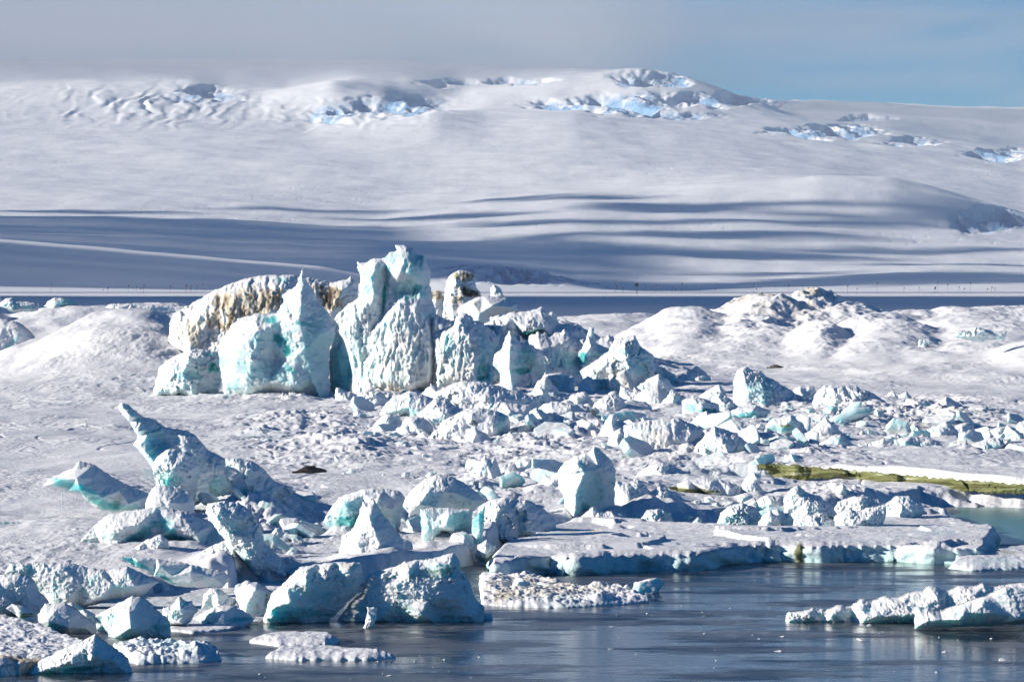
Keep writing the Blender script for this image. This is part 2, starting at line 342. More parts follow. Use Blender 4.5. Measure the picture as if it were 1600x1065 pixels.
def build_hills():
    d = np.concatenate([np.arange(5600, 7000, 6.0), np.arange(7000, 11500, 16.0), np.arange(11500, 13700, 7.0), np.arange(13700, 17500, 60.0)])
    us = np.linspace(-260, 1860, 1300)
    C = hill_v(us, d)
    for _ in range(2):
        P = np.pad(C, ((0, 0), (6, 6)), 'edge')
        C = sum(P[:, i:i + C.shape[1]] for i in range(13)) / 13
    Y, U = np.meshgrid(d, us, indexing='ij')
    X = (U - U0) / FPX * Y
    Z = CAMH - (C - VH) / FPX * Y
    fm = np.zeros_like(Z)
    wu = U + 14 * fbm(U / 40, C / 14, 3, 71); wv = C + 5 * fbm(U / 50, C / 12, 3, 72)
    for (fu, fv, su, sv, a) in FALLS:
        fm = np.maximum(fm, a * np.exp(-((wu - fu) / su) ** 2 - ((wv - fv) / sv) ** 2))
    fm = sst(0.25, 1.0, fm) * 1.2
    up = sst(5900, 7200, Y)
    Z += up * (9 * fbm(X / 700, Y / 900, 4, 81) + 3.0 * fbm(X / 260, Y / 90, 3, 82))
    Z += up * 0.35 * ridged(X / 60, Y / 25, 3, 83)
    # icefalls: scarps that climb gently to the right and drop off facing right
    for (per, amp, fall, sd) in ((300, 34, 0.42, 84), (110, 8, 0.3, 85), (46, 2.5, 0.25, 86)):
        q = X / per + 0.45 * fbm(X / (per * 1.6), Y / (per * 1.2), 3, sd) + Y / (per * 1.9)
        saw = q - np.floor(q); saw = np.where(saw < 1 - fall, saw / (1 - fall), (1 - saw) / fall)
        Z -= fm * amp * (1 - sst(0, 1, saw))
    Z += fm * 1.9 * ridged(X / 34, Y / 22, 5, 87, 0.6)
    ck = np.abs(fbm(X / 90 + Y / 70, Y / 240, 3, 97))
    Z -= fm * 5.0 * np.exp(-(ck / 0.05) ** 2)
    # long crevasse lines and wind ridges on the open slopes
    ck = np.abs(fbm(X / 420, Y / 110, 3, 98)); Z -= up * 1.2 * np.exp(-(ck / 0.014) ** 2) * sst(0.1, 0.5, fbm(X / 900, Y / 500, 2, 99))
    Z += up * 0.22 * fbm(X / 38 + Y / 90, Y / 16, 4, 100, 0.6)
    # flutes on the left shoulder
    fl = np.exp(-((U - 230) / 150) ** 2 - ((C - 165) / 26) ** 2)
    s2 = (U + 1.2 * (C - 130)) / 36 + 0.9 * fbm(U / 70, C / 26, 3, 88)
    Z += fl * (5 + 7 * gn(U / 45, C / 30, 95)) * (0.5 + 0.5 * np.sin(s2 * 6.283))
    fl = np.exp(-((U - 520) / 110) ** 2 - ((C - 178) / 20) ** 2)
    s2 = (U + 1.6 * (C - 150)) / 46 + 0.9 * fbm(U / 70, C / 26, 3, 89)
    Z += fl * (6 + 7 * gn(U / 45, C / 30, 96)) * (0.5 + 0.5 * np.sin(s2 * 6.283))
    t = np.zeros((Z.size, 3), np.float32)
    t[:, 0] = (0.42 + 0.5 * np.exp(-((U - 800) / 150) ** 2 - ((C - 432) / 20) ** 2).ravel()) * (fm * sst(-0.6, 0.3, fbm(X / 60, Y / 80, 3, 91))).ravel().clip(0, 1)  # blue ice tint, with the icefalls' shade put into its colour
    hb = (np.exp(-((U - 820) / 125) ** 4 - ((Y - 6400) / 170) ** 4) * sst(-0.35, 0.25, fbm(X / 30, Y / 50, 4, 92))).ravel()
    t[:, 0] = np.maximum(t[:, 0], 0.9 * hb)
    Z -= 7 * hb.reshape(Z.shape) * (0.4 + ridged(X / 22, Y / 40, 4, 93))
    o = link_mesh('snow_hills', np.stack([X, Y, Z], -1).reshape(-1, 3), grid_faces(*X.shape), M_HILL, t)
    tag(o, kind='structure')
    return us, d, C

build_terrain()
HU, HD, HC = build_hills()
def hill_point(u, v):
    """first hill point seen at this place of the contour map"""
    k = int(np.argmin(np.abs(HU - u)))
    col = HC[:, k]
    idx = np.nonzero(col <= v)[0]
    i = idx[0] if len(idx) else len(HD) - 1
    y = HD[i]
    return Vector(((u - U0) / FPX * y, y, CAMH - (v - VH) / FPX * y))

# ------------------------------------------------------------------ water
def build_water():
    m, n, p, L = newmat('cold_water')
    geo = n.nodes.new('ShaderNodeNewGeometry'); pos = geo.outputs['Position']
    mp = n.nodes.new('ShaderNodeMapping'); mp.inputs['Scale'].default_value = (0.55, 1.3, 1); L.new(pos, mp.inputs[0])
    v = mp.outputs[0]
    patch = _ramp(n, _noise(n, 0.16, 5, 0.6, v), [(0.46, 0.0), (0.53, 1.0)])      # thin new ice against open water
    fine = _ramp(n, _noise(n, 1.3, 6, 0.7, v), [(0.50, 0.0), (0.72, 1.0)])
    mp2 = n.nodes.new('ShaderNodeMapping'); mp2.inputs['Scale'].default_value = (0.35, 0.9, 1); L.new(pos, mp2.inputs[0])
    streak = _ramp(n, _noise(n, 0.5, 7, 0.72, mp2.outputs[0]), [(0.50, 0.0), (0.55, 1.0)])
    frz = _ramp(n, _noise(n, 4.0, 5, 0.7, mp2.outputs[0]), [(0.50, 0.0), (0.60, 0.75)])
    fm_ = _ramp(n, _noise(n, 0.22, 4, 0.6, mp2.outputs[0]), [(0.47, 0.0), (0.60, 1.0)])
    k_ = n.nodes.new('ShaderNodeMath'); k_.operation = 'MULTIPLY'; L.new(frz, k_.inputs[0]); L.new(fm_, k_.inputs[1]); frz = k_.outputs[0]
    c = _mix(n, patch, (0.012, 0.017, 0.025), (0.11, 0.12, 0.135))
    c = _mix(n, fine, c, (0.11, 0.13, 0.16))
    c = _mix(n, streak, c, (0.02, 0.032, 0.055))
    c = _mix(n, frz, c, (0.42, 0.45, 0.48))
    vo = n.nodes.new('ShaderNodeTexVoronoi'); vo.feature = 'DISTANCE_TO_EDGE'; vo.inputs['Scale'].default_value = 0.12
    wv = n.nodes.new('ShaderNodeMixRGB'); wv.inputs[0].default_value = 0.25; L.new(v, wv.inputs[1])
    nz = n.nodes.new('ShaderNodeTexNoise'); nz.inputs['Scale'].default_value = 0.2; nz.inputs['Detail'].default_value = 4; L.new(v, nz.inputs['Vector'])
    sc = n.nodes.new('ShaderNodeVectorMath'); sc.operation = 'SCALE'; sc.inputs['Scale'].default_value = 14; L.new(nz.outputs['Color'], sc.inputs[0])
    L.new(sc.outputs[0], wv.inputs[2]); L.new(wv.outputs[0], vo.inputs['Vector'])
    crack = _ramp(n, vo.outputs['Distance'], [(0.0, 1.0), (0.022, 0.0)])
    c = _mix(n, crack, c, (0.006, 0.01, 0.018))
    L.new(c, p.inputs['Base Color'])
    L.new(_ramp(n, patch, [(0.0, 0.10), (1.0, 0.33)]), p.inputs['Roughness'])
    p.inputs['IOR'].default_value = 1.33
    b = n.nodes.new('ShaderNodeBump'); b.inputs['Strength'].default_value = 0.25; b.inputs['Distance'].default_value = 0.05
    L.new(_noise(n, 2.5, 4, 0.6, v), b.inputs['Height'])
    L.new(b.outputs[0], p.inputs['Normal'])
    V = [(-400, 60, 0), (400, 60, 0), (400, 420, 0), (-400, 420, 0)]
    tag(link_mesh('water', V, [(0, 1, 2, 3)], m, smooth=False), kind='structure')
build_water()

# ------------------------------------------------------------------ clouds
def cloud_blob(V, F, pts, z, thick, seed):
    """one closed lens-shaped cloud over a polygon of ground points, standing where it shades them"""
    P = np.array(pts, float)
    c = P.mean(0)
    nb, nr = len(P), 7
    base = len(V)
    for s in (1, -1):
        V.append((c[0], c[1], z + s * thick))
        for r in range(1, nr + 1):
            f = r / nr
            for q in P:
                p = c + (q - c) * f
                V.append((p[0], p[1], z + s * thick * math.sqrt(max(0, 1 - f * f)) + (0.001 * s)))
    per = 1 + nb * nr
    for si, s in enumerate((1, -1)):
        b = base + si * per
        for k in range(nb):
            k2 = (k + 1) % nb
            tri = (b, b + 1 + k, b + 1 + k2)
            F.append(tri if s > 0 else tri[::-1])
            for r in range(nr - 1):
                a0 = b + 1 + r * nb
                for tri in ((a0 + k, a0 + nb + k, a0 + nb + k2), (a0 + k, a0 + nb + k2, a0 + k2)):
                    F.append(tri if s > 0 else tri[::-1])

def shade_cloud(V, F, P3, zc, seed):
    rnd = random.Random(seed)
    out = []
    for p in P3:
        t = (zc - p.z) / SDIR.z
        q = p + SDIR * t
        out.append((q.x, q.y))
    cloud_blob(V, F, out, zc, 45, seed)

def build_clouds():
    m, n, p, L = newmat('cloud_vapour')
    p.inputs['Base Color'].default_value = (0.85, 0.86, 0.88, 1); p.inputs['Roughness'].default_value = 1
    geo = n.nodes.new('ShaderNodeNewGeometry')
    mp = n.nodes.new('ShaderNodeMapping'); mp.inputs['Scale'].default_value = (1 / 620, 1 / 95, 1 / 400); L.new(geo.outputs['Position'], mp.inputs[0])
    fac = _ramp(n, _noise(n, 1.0, 5, 0.6, mp.outputs[0]), [(0.32, 0.36), (0.60, 0.80)])
    tr = n.nodes.new('ShaderNodeBsdfTransparent'); mx = n.nodes.new('ShaderNodeMixShader')
    L.new(fac, mx.inputs[0]); L.new(tr.outputs[0], mx.inputs[1]); L.new(p.outputs[0], mx.inputs[2])
    L.new(mx.outputs[0], n.nodes['Material Output'].inputs['Surface'])
    V, F = [], []
    def ell(u, v, hu, hv, seed, nb=64):
        pts = []
        for k in range(nb):
            a = k / nb * 2 * math.pi
            w = 1 + 0.35 * float(fbm(np.array([math.cos(a) * 2.2 + seed * 9]), np.array([math.sin(a) * 2.2]), 4, 7)[0])
            pts.append(hill_point(u + hu * math.cos(a) * w, v + hv * math.sin(a) * w))
        return pts
    for i, e in enumerate([(800, 402, 230, 30), (1060, 327, 120, 7), (960, 350, 240, 4), (1130, 371, 240, 5), (1330, 350, 150, 3), (1420, 392, 200, 3.5), (1290, 336, 90, 2.5), (1240, 402, 150, 3.5), (1500, 412, 120, 3),
                           (1450, 438, 260, 10), (1060, 444, 120, 6), (680, 338, 170, 2.5), (150, 334, 150, 2.2), (1250, 318, 120, 2.5), (1050, 395, 150, 5), (1560, 345, 70, 6), (880, 312, 130, 2.2), (1180, 424, 110, 3), (480, 326, 110, 1.6)]):
        shade_cloud(V, F, ell(*e, i), 2600, i)
    def slope(u0, u1, d0, d1, seed):
        P = []
        for a, b, dd in ((u0, u1, d0), (u1, u0, d1)):
            for k in range(40):
                u = a + (b - a) * k / 39; y = dd + 30 * float(gn(k * .4, seed + dd * .01, 3))
                ku = int(np.argmin(np.abs(HU - u))); v = np.interp(y, HD, HC[:, ku])
                P.append(Vector(((u - U0) / FPX * y, y, CAMH - (v - VH) / FPX * y)))
        return P
    shade_cloud(V, F, slope(-320, 640, 6640, 8380, 1), 2200, 60)
    shade_cloud(V, F, slope(-320, 600, 5990, 6440, 2), 2200, 61)
    shade_cloud(V, F, slope(640, 1010, 6150, 6600, 3), 2200, 62)
    def strip(u0, u1, d0, d1, zg, seed):
        A = []
        for k in range(40): 
            u = u0 + (u1 - u0) * k / 39; A.append(Vector(((u - U0) / FPX * d0, d0 + 25 * float(gn(k * .3, seed, 3)), zg)))
        for k in range(40):
            u = u1 + (u0 - u1) * k / 39; A.append(Vector(((u - U0) / FPX * d1, d1 + 40 * float(gn(k * .3, seed + 9, 3)), zg)))
        return A
    shade_cloud(V, F, strip(-300, 1900, 960, 1330, 6, 1), 1200, 50)
    shade_cloud(V, F, strip(-300, 1900, 2900, 5600, 12.4, 2), 1200, 51)
    o = link_mesh('clouds', V, F, m)
    tag(o, kind='stuff')

def build_cloud_bank():
    m = bpy.data.materials.new('cloud_bank'); m.use_nodes = True
    n = m.node_tree; L = n.links
    n.nodes.remove(n.nodes['Principled BSDF'])
    pv = n.nodes.new('ShaderNodeVolumePrincipled')
    pv.inputs['Color'].default_value = (0.66, 0.68, 0.74, 1)
    pv.inputs['Anisotropy'].default_value = 0.2
    geo = n.nodes.new('ShaderNodeNewGeometry')
    sp = n.nodes.new('ShaderNodeSeparateXYZ'); L.new(geo.outputs['Position'], sp.inputs[0])
    mp = n.nodes.new('ShaderNodeMapping'); mp.inputs['Scale'].default_value = (1 / 1500, 1 / 14000, 1 / 110); L.new(geo.outputs['Position'], mp.inputs[0])
    nz = _noise(n, 1.0, 3, 0.55, mp.outputs[0])
    def math_(op, a, b):
        k = n.nodes.new('ShaderNodeMath'); k.operation = op
        for s, v in ((k.inputs[0], a), (k.inputs[1], b)):
            if hasattr(v, 'is_linked'): L.new(v, s)
            else: s.default_value = v
        return k.outputs[0]
    h = math_('ADD', sp.outputs[2], math_('MULTIPLY', math_('SUBTRACT', nz, 0.5), 800))
    def rng(src, a, b, lo, hi):
        k = n.nodes.new('ShaderNodeMapRange'); k.interpolation_type = 'SMOOTHSTEP'
        L.new(src, k.inputs[0])
        for i, q in enumerate((a, b, lo, hi)): k.inputs[i + 1].default_value = q
        return k.outputs[0]
    h = math_('SUBTRACT', h, rng(sp.outputs[0], 0, 1300, 0, 215))
    front = rng(math_('SUBTRACT', sp.outputs[1], rng(sp.outputs[0], 100, 1500, 0, 4300)), 12700, 13700, 0, 1)
    mp3 = n.nodes.new('ShaderNodeMapping'); mp3.inputs['Scale'].default_value = (1 / 1300, 1 / 20000, 1 / 75); L.new(geo.outputs['Position'], mp3.inputs[0])
    streak = rng(_noise(n, 1.0, 5, 0.62, mp3.outputs[0]), 0.36, 0.66, 0.10, 2.2)
    top = rng(sp.outputs[2], 1280, 1480, 1, 0)
    sheet = math_('MULTIPLY', math_('MULTIPLY', rng(h, 600, 800, 0, 0.0016), math_('MULTIPLY', rng(sp.outputs[1], 14600, 14950, 0, 1), rng(sp.outputs[1], 15500, 15900, 1, 0))), math_('MULTIPLY', streak, top))
    veil = math_('MULTIPLY', math_('MULTIPLY', rng(h, 560, 820, 0, 0.0011), front), math_('MULTIPLY', rng(sp.outputs[1], 14200, 15600, 1, 0), top))
    L.new(math_('ADD', sheet, veil), pv.inputs['Density'])
    L.new(pv.outputs[0], n.nodes['Material Output'].inputs['Volume'])
    # rounded bank
    nu, nv = 48, 24
    V = []; F = []
    for j in range(nv + 1):
        ph = -math.pi / 2 + math.pi * j / nv
        for i in range(nu):
            th = 2 * math.pi * i / nu
            c = abs(math.cos(ph)) ** 0.35
            sx = math.copysign(abs(math.cos(th)) ** 0.5, math.cos(th)); sy = math.copysign(abs(math.sin(th)) ** 0.5, math.sin(th))
            V.append((6500 * c * sx, 17800 + 5300 * c * sy, 1500 + 980 * math.copysign(abs(math.sin(ph)) ** 0.6, math.sin(ph))))
    for j in range(nv):
        for i in range(nu):
            F.append((j * nu + i, j * nu + (i + 1) % nu, (j + 1) * nu + (i + 1) % nu, (j + 1) * nu + i))
    o = link_mesh('cloud_bank', V, F, m)
    tag(o, kind='stuff')
build_clouds()
build_cloud_bank()

def build_haze():
    m = bpy.data.materials.new('haze_air'); m.use_nodes = True
    n = m.node_tree
    n.nodes.remove(n.nodes['Principled BSDF'])
    pv = n.nodes.new('ShaderNodeVolumePrincipled')
    pv.inputs['Color'].default_value = (0.80, 0.92, 1.0, 1)
    pv.inputs['Density'].default_value = 0.000023
    n.links.new(pv.outputs[0], n.nodes['Material Output'].inputs['Volume'])
    x, y0, y1, z0, z1 = 6200, -60, 17700, -3.0, 1060
    V = [(sx * x, yy, zz) for zz in (z0, z1) for sx, yy in ((-1, y0), (1, y0), (1, y1), (-1, y1))]
    F = [(0, 3, 2, 1), (4, 5, 6, 7), (0, 1, 5, 4), (1, 2, 6, 5), (2, 3, 7, 6), (3, 0, 4, 7)]
    tag(link_mesh('haze', V, F, m, smooth=False), kind='stuff')
build_haze()

# ------------------------------------------------------------------ upright ice: traced outline, real depth
def roughen(P, amp, seed, step=4.0):
    P = np.array(P, float); out = []
    n = len(P)
    acc = 0.0
    for i in range(n):
        a, b = P[i], P[(i + 1) % n]
        d = b - a; l = math.hypot(*d)
        k = max(1, int(l / step))
        nx, ny = (-d[1] / l, d[0] / l) if l > 1e-6 else (0, 0)
        t = np.arange(k) / k
        s = acc + t * l
        w = np.minimum(1, np.minimum(t, 1 - t) * l / 5 + 0.25)
        off = amp * w * fbm(s / 9.0, np.full(k, seed * 3.7), 3, seed)
        out.append(np.stack([a[0] + d[0] * t + nx * off, a[1] + d[1] * t + ny * off], 1))
        acc += l
    return np.concatenate(out)

def inside_dist(P, u, v):
    ins = np.zeros(u.shape, bool); dist = np.full(u.shape, 1e9)
    n = len(P)
    for i in range(n):
        x1, y1 = P[i]; x2, y2 = P[(i + 1) % n]
        if y1 != y2:
            c = ((y1 > v) != (y2 > v)) & (u < (x2 - x1) * (v - y1) / (y2 - y1) + x1)
            ins ^= c
        dx, dy = x2 - x1, y2 - y1
        l2 = dx * dx + dy * dy
        if l2 < 1e-9: continue
        t = np.clip(((u - x1) * dx + (v - y1) * dy) / l2, 0, 1)
        dist = np.minimum(dist, (u - x1 - t * dx) ** 2 + (v - y1 - t * dy) ** 2)
    return ins, np.sqrt(dist)

def tri_interp(P, ctrl, u, v):
    """facets: flat triangles between the outline (relief 0) and the control points"""
    pts = [Vector((p[0], p[1])) for p in P] + [Vector((c[0], c[1])) for c in ctrl]
    hh = [0.0] * len(P) + [c[2] for c in ctrl]
    edges = [(i, (i + 1) % len(P)) for i in range(len(P))]
    ov, oe, of, orig, _, _ = delaunay_2d_cdt(pts, edges, [], 0, 1e-4)
    H = [max([hh[k] for k in o]) if len(o) else 0.0 for o in orig]
    r = np.zeros(u.shape)
    for f in of:
        if len(f) != 3: continue
        (ax, ay), (bx, by), (cx, cy) = ov[f[0]], ov[f[1]], ov[f[2]]
        den = (by - cy) * (ax - cx) + (cx - bx) * (ay - cy)
        if abs(den) < 1e-9: continue
        x0, x1, y0, y1 = min(ax, bx, cx), max(ax, bx, cx), min(ay, by, cy), max(ay, by, cy)
        m = (u >= x0) & (u <= x1) & (v >= y0) & (v <= y1)
        if not m.any(): continue
        uu, vv = u[m], v[m]
        l1 = ((by - cy) * (uu - cx) + (cx - bx) * (vv - cy)) / den
        l2 = ((cy - ay) * (uu - cx) + (ax - cx) * (vv - cy)) / den
        l3 = 1 - l1 - l2
        k = (l1 > -1e-6) & (l2 > -1e-6) & (l3 > -1e-6)
        q = r[m]; q[k] = (l1 * H[f[0]] + l2 * H[f[1]] + l3 * H[f[2]])[k]; r[m] = q
    return r

def blur(a, n):
    for _ in range(n):
        p = np.pad(a, 1, 'edge')
        a = (p[1:-1, 1:-1] * 2 + p[:-2, 1:-1] + p[2:, 1:-1] + p[1:-1, :-2] + p[1:-1, 2:]) / 6
    return a

def ground_d(v):
    return depth_of(v)

RELIEF = 1.45
CHECK = []
def relief(name, outline, label=None, cat='ice block', group=None, d=None, vb=None, lit=0.5, thick=0.75, ctrl=None, step=None, rough=1.0, jag=1.6, smooth=1,
           ice=0.3, teal=(), dirt=(), green=(), flute=0.0, strata=0.5, lumps=0.0, sink=10, seed=None, parent=None, round_=0.35, mat=None, base_tint=None, backs=0.7, dline=None, facet=0.8, crack=0.6, rs=1.0):
    seed = seed if seed is not None else (int(outline[0][0] * 7 + outline[0][1] * 13) % 9973)
    rnd = random.Random(seed)
    P = np.array(outline, float)
    vmax, vmin = P[:, 1].max(), P[:, 1].min()
    vb_ = vb if vb is not None else vmax
    dd = d if d is not None else ground_d(vb_)
    if sink:
        low = P[:, 1] > vmax - 0.16 * (vmax - vmin)
        P[low, 1] += sink
        if sink >= 6: P[low, 1] = np.maximum(P[low, 1], VH + (CAMH - 0.5) * FPX / dd + 6)
    umin, umax = P[:, 0].min(), P[:, 0].max()
    wdt = umax - umin; hgt = P[:, 1].max() - vmin
    if step is None: step = min(1.7, max(0.8, math.sqrt(wdt * hgt) / 70))
    Q = roughen(P, jag, seed, max(2.5, step * 2)) if jag else P
    rough *= (0.55, 0.8, 1.0, 1.2)[seed % 4]
    us = np.arange(Q[:, 0].min() - step, Q[:, 0].max() + 2 * step, step)
    vs = np.arange(Q[:, 1].min() - step, Q[:, 1].max() + 2 * step, step)
    U, V = np.meshgrid(us, vs)
    ins, dist = inside_dist(Q, U, V)
    ins0, dist0 = ins, dist
    dist = np.where(ins, dist, 0)
    R = max(dist.max(), 1e-3)
    if ctrl is None:
        ctrl = []
        k = int(min(16, 5 + wdt * hgt / 900))
        T = thick * min(R * 1.5, 0.6 * wdt)
        tries = 0
        while len(ctrl) < k and tries < 400:
            tries += 1
            cu = rnd.uniform(umin, umax); cv = rnd.uniform(vmin, P[:, 1].max())
            i, dq = inside_dist(P, np.array([cu]), np.array([cv]))
            if not i[0] or dq[0] < 0.22 * R: continue
            if any(math.hypot(cu - c[0], cv - c[1]) < 0.3 * R for c in ctrl): continue
            x = (cu - umin) / wdt
            prof = x / lit if x < lit else (1 - x) / max(1e-3, 1 - lit)
            yv = (cv - vmin) / hgt
            ctrl.append((cu, cv, T * (0.25 + 0.75 * prof) * (0.55 + 0.55 * yv) * rnd.uniform(0.75, 1.2)))
    ctrl = [(c[0], c[1], c[2] * RELIEF * rs) for c in ctrl]
    if parent is None and sink >= 6 and sink < 14 and dd < 560: CHECK.append((round((umin + umax) / 2), round(float(dd), 1), round(wdt * 0.56), round(min(0.5, 0.14 * (vmax - vmin) * dd / FPX), 2)))
    Tm = max([c[2] for c in ctrl]) if ctrl else R * thick
    r = blur(np.where(ins, tri_interp(P, ctrl, U, V), 0), smooth)
    dn = np.clip(dist / (round_ * R), 0, 1)
    rnd_prof = np.sqrt(1 - (1 - dn) ** 2)
    r = r * (0.35 + 0.65 * rnd_prof) + round_ * R * 0.45 * rnd_prof
    fade = np.clip(dist / (4 * step), 0, 1)
    sx = seed * 1.37
    S = rough * fade
    rk = sst(0.0, 0.45, fbm(U / 30 + sx, V / 24, 3, seed + 50))          # crusty patches between smooth faces
    r = r + S * (0.06 * min(R, 40) * fbm(U / 24 + sx, V / 24, 3, seed) + (0.10 + 1.1 * rk) * (1.0 * fbm(U / 7 + sx, V / 6, 4, seed + 3, 0.6) + 0.9 * (ridged(U / 10 + sx, V / 8, 3, seed + 5) - 0.5)))
    if facet: r = r + fade * facet * rough * min(1.6, 0.35 + R / 30) * 4.6 * tilt_cells(U / 26 + 0.5 * fbm(U / 16 + sx, V / 16, 3, seed + 60), V / 38 + sx + 0.5 * fbm(U / 18, V / 18 + sx, 3, seed + 61), seed + 62, 0.75, 0.8)
    gr = 0
    if crack:
        ca = np.abs(fbm(U / 52 + sx, V / 80, 3, seed + 70)); cb = np.abs(fbm(U / 34 - sx, V / 60, 3, seed + 71))
        gr = (np.exp(-(ca / 0.022) ** 2) + 0.7 * np.exp(-(cb / 0.016) ** 2)) * sst(-0.2, 0.3, fbm(U / 60, V / 60 + sx, 2, seed + 72)) * fade
        r = r - crack * 2.6 * gr
    if lumps: r = r + fade * lumps * (2.4 * np.abs(fbm(U / 10 + sx, V / 9, 3, seed + 11)) + 1.6 * np.abs(gn(U / 4.2, V / 4.2 + sx, seed + 12)))
    if flute: r = r + fade * flute * (2.6 * ridged(U / 13 + 0.5 * fbm(U / 20, V / 30, 2, seed), V / 70 + sx, 3, seed + 7) + 1.4 * fbm(U / 6, V / 14, 3, seed + 8))
    if strata: r = r + fade * strata * 1.5 * fbm(U / 90 + sx, (V + 9 * fbm(U / 60, V / 60, 2, seed)) / 6, 3, seed + 9)
    edge = ins & ~(np.roll(ins, 1, 0) & np.roll(ins, -1, 0) & np.roll(ins, 1, 1) & np.roll(ins, -1, 1))
    rb = np.where(ins, backs * (Tm * 0.6 * rnd_prof + 0.35 * R * rnd_prof), 0)
    r = np.where(ins, r, 0); r[edge] = 0; rb[edge] = 0
    if dline is not None: dd = np.interp(U, dline[0], dline[1])
    m = dd / FPX
    # tints: ice colour on steep faces, snow on what looks up
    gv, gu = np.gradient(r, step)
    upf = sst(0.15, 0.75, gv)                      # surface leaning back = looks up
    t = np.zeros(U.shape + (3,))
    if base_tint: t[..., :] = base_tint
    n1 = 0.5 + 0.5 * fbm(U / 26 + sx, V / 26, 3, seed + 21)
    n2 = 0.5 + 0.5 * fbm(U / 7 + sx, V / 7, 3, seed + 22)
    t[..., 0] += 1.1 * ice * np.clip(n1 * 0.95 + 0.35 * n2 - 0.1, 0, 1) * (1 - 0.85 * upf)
    t[..., 0] = np.maximum(t[..., 0], crack * 0.75 * gr)
    for lst, ch in ((teal, 0), (dirt, 1), (green, 2)):
        for q in lst:
            cu, cv, ru, rv, a = q[:5]
            ang = math.radians(q[5]) if len(q) > 5 else 0.0
            x = (U - cu) * math.cos(ang) + (V - cv) * math.sin(ang); y = -(U - cu) * math.sin(ang) + (V - cv) * math.cos(ang)
            e = np.sqrt((x / ru) ** 2 + (y / rv) ** 2) + 0.35 * fbm(U / (ru * .5 + 5) + sx, V / (rv * .5 + 5), 3, seed + 31)
            t[..., ch] = np.maximum(t[..., ch], a * sst(1.15, 0.45, e))
    t[..., 1] *= np.clip(0.85 + 0.9 * fbm(U / 7 + sx, V / 30, 3, seed + 34), 0.1, 1.25)
    t[..., 2] *= np.clip(1.0 + 0.7 * fbm(U / 45 + sx, V / 3.2, 3, seed + 33), 0.12, 1.3)
    idx = -np.ones(U.shape, int)
    nin = int(ins.sum()); idx[ins] = np.arange(nin)
    wx = 0.8 * fade * rough * fbm(U / 6, V / 6, 2, seed + 41); wz = 0.8 * fade * rough * fbm(U / 6, V / 6, 2, seed + 42)
    X = (U + wx - U0) * m; Z = CAMH - (V + wz - VH) * m
    front = np.stack([X, dd - r * m, Z], -1)[ins]
    bk = ins & ~edge
    idb = idx.copy(); nb = int(bk.sum()); idb[bk] = nin + np.arange(nb)
    back = np.stack([X, dd + rb * m, Z], -1)[bk]
    q = ins[:-1, :-1] & ins[:-1, 1:] & ins[1:, :-1] & ins[1:, 1:]
    def quads(I): return np.stack([I[:-1, :-1][q], I[1:, :-1][q], I[1:, 1:][q], I[:-1, 1:][q]], 1)
    F1 = quads(idx); F2 = quads(idb)[:, ::-1]
    same = (F2 < nin).all(1); F2 = F2[~same]
    VV = np.concatenate([front, back]); TT = np.concatenate([t[ins], t[bk]])
    used = np.unique(np.concatenate([F1.ravel(), F2.ravel()]))
    if len(used) == 0: return None
    mp = -np.ones(len(VV), int); mp[used] = np.arange(len(used))
    o = link_mesh(name, VV[used], mp[np.concatenate([F1, F2])], mat or M_ICE, TT[used], parent=parent)
    # put the origin at the base
    if dline is not None: dd = float(np.mean(dline[1])); m = dd / FPX
    c = Vector(((umin + umax) / 2 * 1.0 - U0, 0, 0)) * m; c.y = dd; c.z = CAMH - (vmax - VH) * m
    if parent is None:
        o.data.transform(__import__('mathutils').Matrix.Translation(-c)); o.location = c
        tag(o, label, cat, group)
    else:
        o.data.transform(__import__('mathutils').Matrix.Translation(-parent.location))
    return o

def icicles(parent, name, spots, d, seed=0):
    """a fringe of icicles hanging from an edge: one mesh part"""
    rnd = random.Random(seed); V = []; F = []
    m = d / FPX
    for (u, v, l, w) in spots:
        b = len(V); k = 6
        for j, f in enumerate((0, 0.3, 0.65, 1.0)):
            for i in range(k):
                a = 2 * math.pi * i / k; rr = w * m * (1 - f) ** 0.7 * 0.5 + 0.002
                V.append(((u - U0) * m + rr * math.cos(a), d - 0.15 + rr * math.sin(a), CAMH - (v + l * f - VH) * m))
        for j in range(3):
            for i in range(k):
                F.append((b + j * k + i, b + j * k + (i + 1) % k, b + (j + 1) * k + (i + 1) % k, b + (j + 1) * k + i))
    t = np.zeros((len(V), 3)); t[:, 0] = 0.3
    V = np.array(V) - np.array(parent.location)
    return link_mesh(name, V, F, M_ICE, t, parent=parent)

